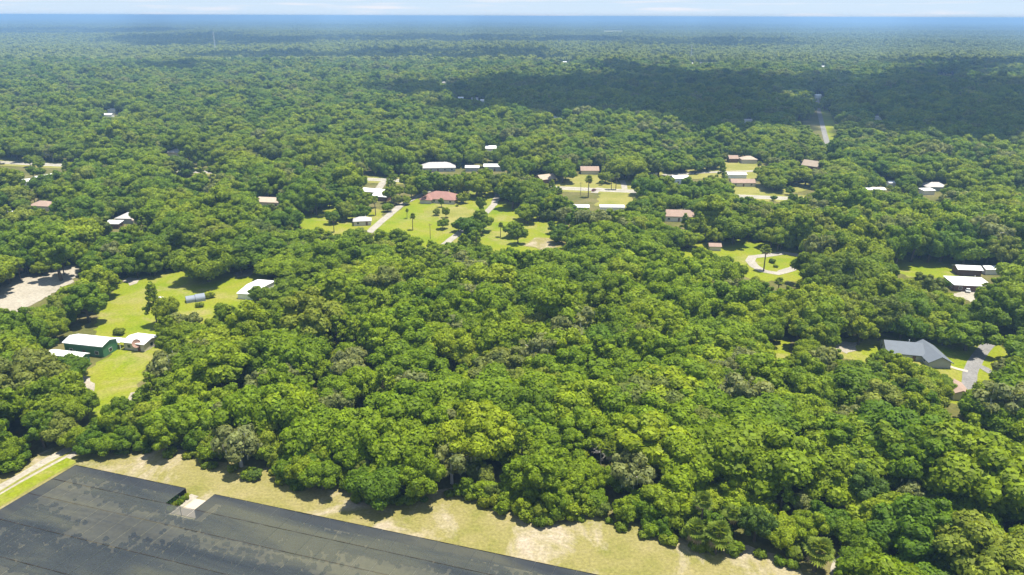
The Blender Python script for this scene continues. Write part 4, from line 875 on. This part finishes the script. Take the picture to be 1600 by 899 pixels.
# nursery plants at the notch
for j in range(7):
    q = at(nu0 + .25 + rt.uniform(-.15, .25), nv * (j + .5) / 7, 0)
    plant('shrub', j, q[0], q[1], rt.uniform(0, 6.28), .42, .75, ['first', 'second', 'third', 'fourth', 'fifth', 'sixth', 'seventh'][j] + ' potted shrub from the dry grass along notch of shade house', 'potted shrubs at the notch', 'potted_shrub')
for (px, py, s, lb) in ((1105, 852, 1.6, 'low round shrub beside broad low palm'), (1212, 418, .7, 'small dark bush on lawn island of looping driveway'), (1206, 411, 1.0, 'wide bush on lawn island of looping driveway'), (714, 323, .7, 'dark bush below red roofed house end wall'), (745, 386, 1.2, 'bush where straight drive meets the wood'), (210, 430, 1.6, 'bright bush at top left of upper lawn'), (186, 523, 1.3, 'bush behind the breezeway roof'), (328, 466, 1.2, 'bushy clump right of steel shelter'), (312, 480, 1.0, 'low plants before the steel shelter'), (1240, 868, 1.5, 'bright bush left of blue green palm'), (1078, 836, 1.9, 'leafy shrub left of tall palm on wood edge'), (1104, 828, 2.0, 'leafy shrub right of tall palm on wood edge'), (1126, 836, 1.8, 'leafy shrub behind the broad low palm')):
    yard('shrub', 1, px, py, s, lb)

# ------------------------------------------------------------------ the woods
rng = np.random.default_rng(7)
def grid_points(d0, d1, sp, jit):
    half = math.tan(rad(41)); ys = np.arange(d0, d1, sp); out = []
    for i, y in enumerate(ys):
        xs = np.arange(-half * y - 45, half * y + 45, sp) + (sp / 2 if i % 2 else 0); out.append(np.stack([xs, np.full(len(xs), y)], 1))
    p = np.concatenate(out); return p + rng.uniform(-jit, jit, p.shape)
P1 = grid_points(92, 760, 8.6, 3.4); P1b = grid_points(92, 480, 9.5, 4.5); P2 = grid_points(760, 1750, 10.2, 4.0)
XY = np.concatenate([P1, P1b, P2]); NT = len(XY)
SC = np.clip(1.16 * np.exp(rng.normal(0, .28, NT)), .6, 2.0); SC[len(P1):len(P1) + len(P1b)] *= .62; SC[len(P1) + len(P1b):] *= 1.12
big = .5 + .5 * np.sin(XY[:, 0] * .013 + 1.3 * np.sin(XY[:, 1] * .011)) * np.cos(XY[:, 1] * .017 + .7)
SZ = SC ** .8 * rng.uniform(.84, 1.14, NT) * (.86 + .3 * big)
VAR = rng.choice(10, NT)
def blocked(XY, R, H, lo=2):
    n_ = len(XY); th = np.linspace(0, 2 * math.pi, 8, endpoint=False); off = [(0, 0, .3), (0, 0, 1.0)]
    off += [(.86 * math.cos(t), .86 * math.sin(t), .38) for t in th] + [(.8 * math.cos(t), .8 * math.sin(t), .7) for t in th]
    off += [(.45 * math.cos(t), .45 * math.sin(t), .93) for t in th[::2]]
    off += [(.95 * math.cos(t), .95 * math.sin(t), 0.0) for t in th]     # under the crown: only the strip is kept open there
    cnt = np.zeros(n_, int); polys = [(p, np.array(p)) for p in CLEAR]; bb = [(a[:, 0].min(), a[:, 0].max(), a[:, 1].min(), a[:, 1].max()) for _, a in polys]
    for (ox, oy, oz) in off:
        q = P(np.stack([XY[:, 0] + ox * R, XY[:, 1] + oy * R, oz * H], 1)); hit = np.zeros(n_, bool)
        for (p, a), b_ in list(zip(polys, bb))[:1 if oz == 0.0 else None]:
            m_ = (q[:, 0] > b_[0]) & (q[:, 0] < b_[1]) & (q[:, 1] > b_[2]) & (q[:, 1] < b_[3])
            if m_.any(): i_ = np.nonzero(m_)[0]; hit[i_] |= inside(q[i_], p)
        cnt += hit * (2 if oz == .3 else 1)
    return cnt >= lo
ok = ~blocked(XY, 7.2 * SC, 12.0 * SZ, 1)
for (x, y, r) in FOOT: ok &= (XY[:, 0] - x) ** 2 + (XY[:, 1] - y) ** 2 > (r + 1.5) ** 2
for (x, y, r) in TAKEN: ok &= (XY[:, 0] - x) ** 2 + (XY[:, 1] - y) ** 2 > (r * .62 + 2.6 * SC) ** 2
# nothing grows inside the shade house or on the road surfaces
uvp = (XY - A0[:2]) @ UVI.T; ok &= ~((uvp[:, 0] > -14) & (uvp[:, 0] < 170) & (uvp[:, 1] > -3) & (uvp[:, 1] < 90))
ok &= np.abs((XY - ha) @ hn) > 8
for (sx_, sy_) in ((1549, 826), (1216, 545), (700, 571), (1501, 457), (1563, 517), (1076, 390), (1285, 185), (1288, 205), (1250, 190)):
    c0 = P(np.stack([XY[:, 0], XY[:, 1], 6.6 * SZ], 1)); dd_ = np.hypot(np.hypot(XY[:, 0], XY[:, 1]), CAM_H); ok &= ~((np.abs(c0[:, 0] - sx_) < 5.2 * SC / dd_ * F_PX) & (np.abs(c0[:, 1] - sy_) < 5.4 * SZ / dd_ * F_PX))
def sight_cap(XY, half):
    """Greatest canopy height that still leaves the far roofs in sight."""
    cap = np.full(len(XY), 99.0)
    for (x, y, r) in FAR_FOOT:
        L_ = math.hypot(x, y); d = np.array([x, y]) / L_; al = XY @ d; la = np.abs(XY @ np.array([-d[1], d[0]])); m_ = (la < r * .55 + half) & (al < L_ + half * .6) & (al > L_ * .55)
        cap[m_] = np.minimum(cap[m_], 2.6 + (CAM_H - 2.6) * (1 - np.minimum(al[m_] / L_, 1)))
    return cap
cap = sight_cap(XY, 5.0); ok &= cap > 5.5; SZ = np.minimum(SZ, cap / 12.5)
XY, SC, SZ, VAR = XY[ok], SC[ok], SZ[ok], VAR[ok]
PX = P(np.stack([XY[:, 0], XY[:, 1], 7 * SZ], 1)); dist = np.linalg.norm(np.stack([XY[:, 0], XY[:, 1], np.full(len(XY), CAM_H - 7)], 1), axis=1)
inview = (PX[:, 0] > -25) & (PX[:, 0] < 1625) & (PX[:, 1] < 930)
score = np.where(inview, SC / dist, -1); order = np.argsort(-score); N_IND = 250
ind = order[:N_IND]; rest = np.setdiff1d(np.arange(len(XY)), ind)
PCT = ['zero', 'five', 'ten', 'fifteen', 'twenty', 'twenty-five', 'thirty', 'thirty-five', 'forty', 'forty-five', 'fifty', 'fifty-five', 'sixty', 'sixty-five', 'seventy', 'seventy-five', 'eighty', 'eighty-five', 'ninety', 'ninety-five', 'hundred']
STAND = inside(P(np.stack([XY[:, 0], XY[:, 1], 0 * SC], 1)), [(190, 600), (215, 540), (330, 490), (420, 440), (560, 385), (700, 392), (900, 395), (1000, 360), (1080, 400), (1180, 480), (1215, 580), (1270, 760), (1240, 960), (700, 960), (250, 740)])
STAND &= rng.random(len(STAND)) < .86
COLN = ['far left edge', 'left', 'left of centre', 'just left of centre', 'just right of centre', 'right of centre', 'right', 'far right edge']
def zone(px, py):
    return f'{PCT[int(py / 899 * 20)]} percent down, {COLN[int(min(7, max(0, px // 200)))]}'
cells = {}
for i in ind: cells.setdefault(zone(*PX[i]), []).append(i)
for z_, ids in cells.items():
    ids = sorted(ids, key=lambda i: PX[i, 0])
    for r_, i in enumerate(ids):
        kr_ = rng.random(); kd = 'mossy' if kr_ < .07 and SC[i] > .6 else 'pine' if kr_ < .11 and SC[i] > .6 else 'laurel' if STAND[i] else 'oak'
        nn_ = {'mossy': 'greyish mossy oak', 'pine': 'feathery pine'}.get(kd, 'oak crown')
        lb = f'only {nn_} in wood {z_}' if len(ids) == 1 else f'{nn_}, {ordinal(r_ + 1)} tree from left in wood {z_}'
        s_, z2 = (float(rng.uniform(.75, .95)),) * 2 if kd == 'pine' else (float(SC[i]), float(SZ[i]))
        plant(kd, int(VAR[i]), XY[i, 0], XY[i, 1], float(rng.uniform(0, 6.28)), s_, z2, lb, f'trees in the wood, {z_}')

# sources of the mass of trees beyond (kept out of the scene, drawn as one forest object)
src = bpy.data.collections.new('forest_sources'); NS = 0
def source(shape):
    global NS
    o = bpy.data.objects.new(f'forest_source_{NS:02d}', shape.me('forest_tree')); src.objects.link(o); NS += 1; return NS - 1
def joined(g_):
    s = Shape()
    for q in g_: s.join(q)
    return s
S_OAK = [source(joined(g_)) for g_ in OAKS]; S_LAUREL = [source(joined(g_)) for g_ in LAURELS]; S_MOSS = [source(joined(g_)) for g_ in MOSSY[:2]]; S_PINE = [source(joined(g_)) for g_ in PINES]; S_PALM = [source(joined(g_)) for g_ in PALMS[:2]]
def low_tree(sh, rng, x, y, R, H, nl, icom, key='farleaf'):
    for k in range(nl):
        cp = rng.uniform(-.2, 1); sp = math.sqrt(1 - cp * cp); th = rng.uniform(0, 6.28); r = R * rng.uniform(.22, .42); q = rng.uniform(.5, .8)
        v = icom[0] * r * (1 + .18 * rng.normal(size=(len(icom[0]), 1))) + np.array([x + R * q * sp * math.cos(th), y + R * q * sp * math.sin(th), H * .55 + H * .38 * cp]); sh.add(v, icom[1], key)
    v = icom[0] * np.array([R * .72, R * .72, H * .36]) + np.array([x, y, H * .5]); sh.add(v, icom[1], key)
def tile(seed, size, sp, nl, icom):
    rng = np.random.default_rng(seed); sh = Shape(); n_ = int(size / sp)
    for a in range(n_):
        for b in range(n_):
            s = math.exp(rng.normal(0, .2)); low_tree(sh, rng, (a + .5) * sp - size / 2 + rng.uniform(-.35, .35) * sp, (b + .5) * sp - size / 2 + rng.uniform(-.35, .35) * sp, 6.2 * s, 11.5 * s * rng.uniform(.85, 1.2), nl, icom)
    return sh
S_MID = [source(tile(100 + k, 50, 9.6, 22, ICO0)) for k in range(4)]
S_FAR = [source(tile(120 + k, 250, 12.5, 3, ICO0)) for k in range(3)]
pts = []; vi = []; sc_ = []; rz_ = []
kr = rng.random(len(rest)); th = rng.uniform(0, 6.28, len(rest))
for j, i in enumerate(rest):
    k_ = kr[j]; s, z = float(SC[i]), float(SZ[i])
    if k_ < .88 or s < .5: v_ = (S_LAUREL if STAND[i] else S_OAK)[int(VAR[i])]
    elif k_ < .925: v_ = S_MOSS[int(VAR[i]) % 2]
    elif k_ < .96: v_ = S_PINE[int(VAR[i]) % 2]; s = z = .85
    else: v_ = S_PALM[int(VAR[i]) % 2]; s = z = 1.15
    pts.append((XY[i, 0], XY[i, 1], 0)); vi.append(v_); sc_.append((s, s, z)); rz_.append((0, 0, th[j]))
def tiles(d0, d1, size, sources, hs):
    half = math.tan(rad(38)); got = []
    for y in np.arange(d0 + size / 2, d1, size):
        xs = np.arange(-half * y - size, half * y + size, size); got.append(np.stack([xs, np.full(len(xs), y)], 1))
    q = np.concatenate(got); c_ = np.zeros(len(q), bool)
    if d0 < 5000: c_ = blocked(q, size * .45 / .86 * np.ones(len(q)), 10 * np.ones(len(q)), 1)
    cp_ = sight_cap(q, size * .5)
    for (x, y), cap_ in zip(q[~c_], cp_[~c_]):
        big_ = .5 + .5 * math.sin(x * .0021 + 1.7 * math.sin(y * .0016)) * math.cos(y * .0034 + .5 + .6 * math.sin(x * .0011))
        pts.append((x, y, 0)); vi.append(sources[rng.integers(len(sources))]); sc_.append((1.02, 1.02, min(float(rng.uniform(.85, 1.1) * (.75 + hs * big_)), cap_ / 14))); rz_.append((0, 0, rng.integers(4) * math.pi / 2))
tiles(1745, 6500, 50, S_MID, .6); tiles(6490, 30500, 250, S_FAR, .9)
fm = bpy.data.meshes.new('forest'); fm.from_pydata(pts, [], [])
a_ = fm.attributes.new('variant', 'INT', 'POINT'); a_.data.foreach_set('value', np.array(vi, np.int32))
a_ = fm.attributes.new('size', 'FLOAT_VECTOR', 'POINT'); a_.data.foreach_set('vector', np.array(sc_, np.float32).ravel())
a_ = fm.attributes.new('turn', 'FLOAT_VECTOR', 'POINT'); a_.data.foreach_set('vector', np.array(rz_, np.float32).ravel())
def instancer(name, me, coll, label, group=None):
    o = obj(name, me); tag(o, label, kind='stuff')
    ng = bpy.data.node_groups.new(name + '_nodes', 'GeometryNodeTree'); ng.interface.new_socket('Geometry', in_out='INPUT', socket_type='NodeSocketGeometry'); ng.interface.new_socket('Geometry', in_out='OUTPUT', socket_type='NodeSocketGeometry')
    N = ng.nodes; gi, go = N.new('NodeGroupInput'), N.new('NodeGroupOutput'); ci = N.new('GeometryNodeCollectionInfo'); ci.inputs['Collection'].default_value = coll
    ci.inputs['Separate Children'].default_value = True; ci.inputs['Reset Children'].default_value = True
    ip = N.new('GeometryNodeInstanceOnPoints'); ip.inputs['Pick Instance'].default_value = True
    def attr(nm, ty):
        q = N.new('GeometryNodeInputNamedAttribute'); q.data_type = ty; q.inputs['Name'].default_value = nm; return q.outputs['Attribute']
    e2r = N.new('FunctionNodeEulerToRotation')
    ng.links.new(gi.outputs[0], ip.inputs['Points']); ng.links.new(ci.outputs['Instances'], ip.inputs['Instance']); ng.links.new(attr('variant', 'INT'), ip.inputs['Instance Index'])
    ng.links.new(attr('turn', 'FLOAT_VECTOR'), e2r.inputs[0]); ng.links.new(e2r.outputs[0], ip.inputs['Rotation']); ng.links.new(attr('size', 'FLOAT_VECTOR'), ip.inputs['Scale']); ng.links.new(ip.outputs[0], go.inputs[0])
    o.modifiers.new('scatter', 'NODES').node_group = ng; return o
instancer('forest', fm, src, 'endless mixed oak forest stretching to the hazy horizon')
# container plants standing in beds under the shade cloth
psrc = bpy.data.collections.new('nursery_sources')
for k in range(2):
    o = bpy.data.objects.new(f'nursery_source_{k:02d}', joined(make_shrub(70 + k, .46, .4, 46, 'bedleaf', .2)).me('nursery_plant')); psrc.objects.link(o)
from mathutils import noise as mn
pp = []; pv = []; ps = []; pr = []
for u in np.arange(.8, 128, .62):
    for v in np.arange(.8, 52, .62):
        if nu0 - .8 < u < nu1 + 2.2 and v < nv + 1.2: continue
        jx, jy = rng.uniform(-.22, .22, 2); q = at(u + jx, v + jy, .1); px_ = P(np.array([q]))[0]
        if px_[0] < -60 or px_[1] > 930: continue
        band = 1 if v < nv * .95 else -1 if v < nv * 2.3 else 1 if v < nv * 5.0 else -1 if v < nv * 5.9 else .8
        walk = abs(v - nv * 1.75) < .6 or abs(v - nv * 5.45) < .6
        f_ = .22 * band + mn.noise((u * .035, v * .09, 2.2)) + .25 * mn.noise((u * .12, v * .2, 7.7)) + .5 * mn.noise((u * .9, v * .12, 4.4)) + rng.uniform(-.38, .38)
        if walk or f_ < .17: continue
        pp.append(q); pv.append(int(rng.integers(2))); s = rng.uniform(.8, 1.25); ps.append((s, s, s)); pr.append((0, 0, rng.uniform(0, 6)))
pm = bpy.data.meshes.new('container_plants'); pm.from_pydata(pp, [], [])
pm.attributes.new('variant', 'INT', 'POINT').data.foreach_set('value', np.array(pv, np.int32))
pm.attributes.new('size', 'FLOAT_VECTOR', 'POINT').data.foreach_set('vector', np.array(ps, np.float32).ravel())
pm.attributes.new('turn', 'FLOAT_VECTOR', 'POINT').data.foreach_set('vector', np.array(pr, np.float32).ravel())
instancer('container_plants', pm, psrc, 'beds of dark container plants under black shade cloth')

# ------------------------------------------------------------------ fair weather clouds above, outside the frame, whose shade crosses the woods
m, n, b, out = newmat('cloud_white'); b.inputs['Base Color'].default_value = (.9, .9, .9, 1); b.inputs['Roughness'].default_value = 1; b.inputs['Specular IOR Level'].default_value = 0
tr = n.nodes.new('ShaderNodeBsdfTransparent'); mx = n.nodes.new('ShaderNodeMixShader'); mx.inputs[0].default_value = .52
n.links.new(b.outputs[0], mx.inputs[1]); n.links.new(tr.outputs[0], mx.inputs[2]); n.links.new(mx.outputs[0], out.inputs['Surface']); M['cloud'] = m
CZ = 1000.0; clouds = Shape(); rc = np.random.default_rng(3)
def cloud(px0, px1, py0, py1, k, r):
    """One cumulus whose shade falls on the ground seen between these photo pixels."""
    for _ in range(k):
        t = rc.uniform(0, 6.28); q = math.sqrt(rc.random()); x = (px0 + px1) / 2 + (px1 - px0) / 2 * q * math.cos(t); y = (py0 + py1) / 2 + (py1 - py0) / 2 * q * math.sin(t)
        if 1215 < x < 1335 and y > 150: continue
        g_ = G(x, y, 9) + np.array(SUN_TO) * (CZ / SUN_TO.z); rr = r * rc.uniform(.5, 1.1)
        v = ICO1[0] * rr * np.array([1, 1, .5]) * (1 + .12 * rc.normal(size=(len(ICO1[0]), 1))) + g_; v[:, 2] = np.maximum(v[:, 2], CZ - 20); clouds.add(v, ICO1[1], 'cloud')
cloud(600, 1700, 122, 172, 120, 75); cloud(1000, 1750, 160, 196, 60, 60); cloud(1340, 1700, 185, 210, 26, 50); cloud(780, 1200, 112, 150, 40, 70)
cloud(700, 860, 166, 182, 14, 32); cloud(1080, 1200, 190, 205, 12, 32); cloud(1450, 1600, 205, 222, 18, 36); cloud(900, 1020, 100, 118, 16, 60); cloud(1420, 1600, 106, 125, 16, 60)
cloud(180, 480, 54, 72, 60, 150); cloud(-60, 260, 44, 54, 50, 200); cloud(420, 1040, 56, 66, 60, 160); cloud(980, 1250, 62, 74, 30, 120); cloud(300, 520, 82, 90, 20, 80); cloud(540, 900, 78, 92, 40, 90); cloud(1380, 1650, 95, 104, 24, 80); cloud(180, 330, 98, 112, 16, 60)
tag(obj('clouds', clouds.me('clouds')), 'scattered fair weather cumulus clouds above the woods', kind='stuff')

# ------------------------------------------------------------------ haze
mb = MB(); mb.box(-47000, 47000, -600, 32000, -1.0, CAM_H + 4.0)
hm = bpy.data.materials.new('haze'); hm.use_nodes = True; hn_ = hm.node_tree; hn_.nodes.clear()
ho = hn_.nodes.new('ShaderNodeOutputMaterial'); pv_ = hn_.nodes.new('ShaderNodeVolumePrincipled')
pv_.inputs['Color'].default_value = (.37, .64, 1.0, 1); pv_.inputs['Density'].default_value = 0.00020; pv_.inputs['Anisotropy'].default_value = .2
hn_.links.new(pv_.outputs[0], ho.inputs['Volume'])
tag(obj('haze', mb.me('haze', hm)), 'thin blue summer haze over the far woods', kind='stuff')
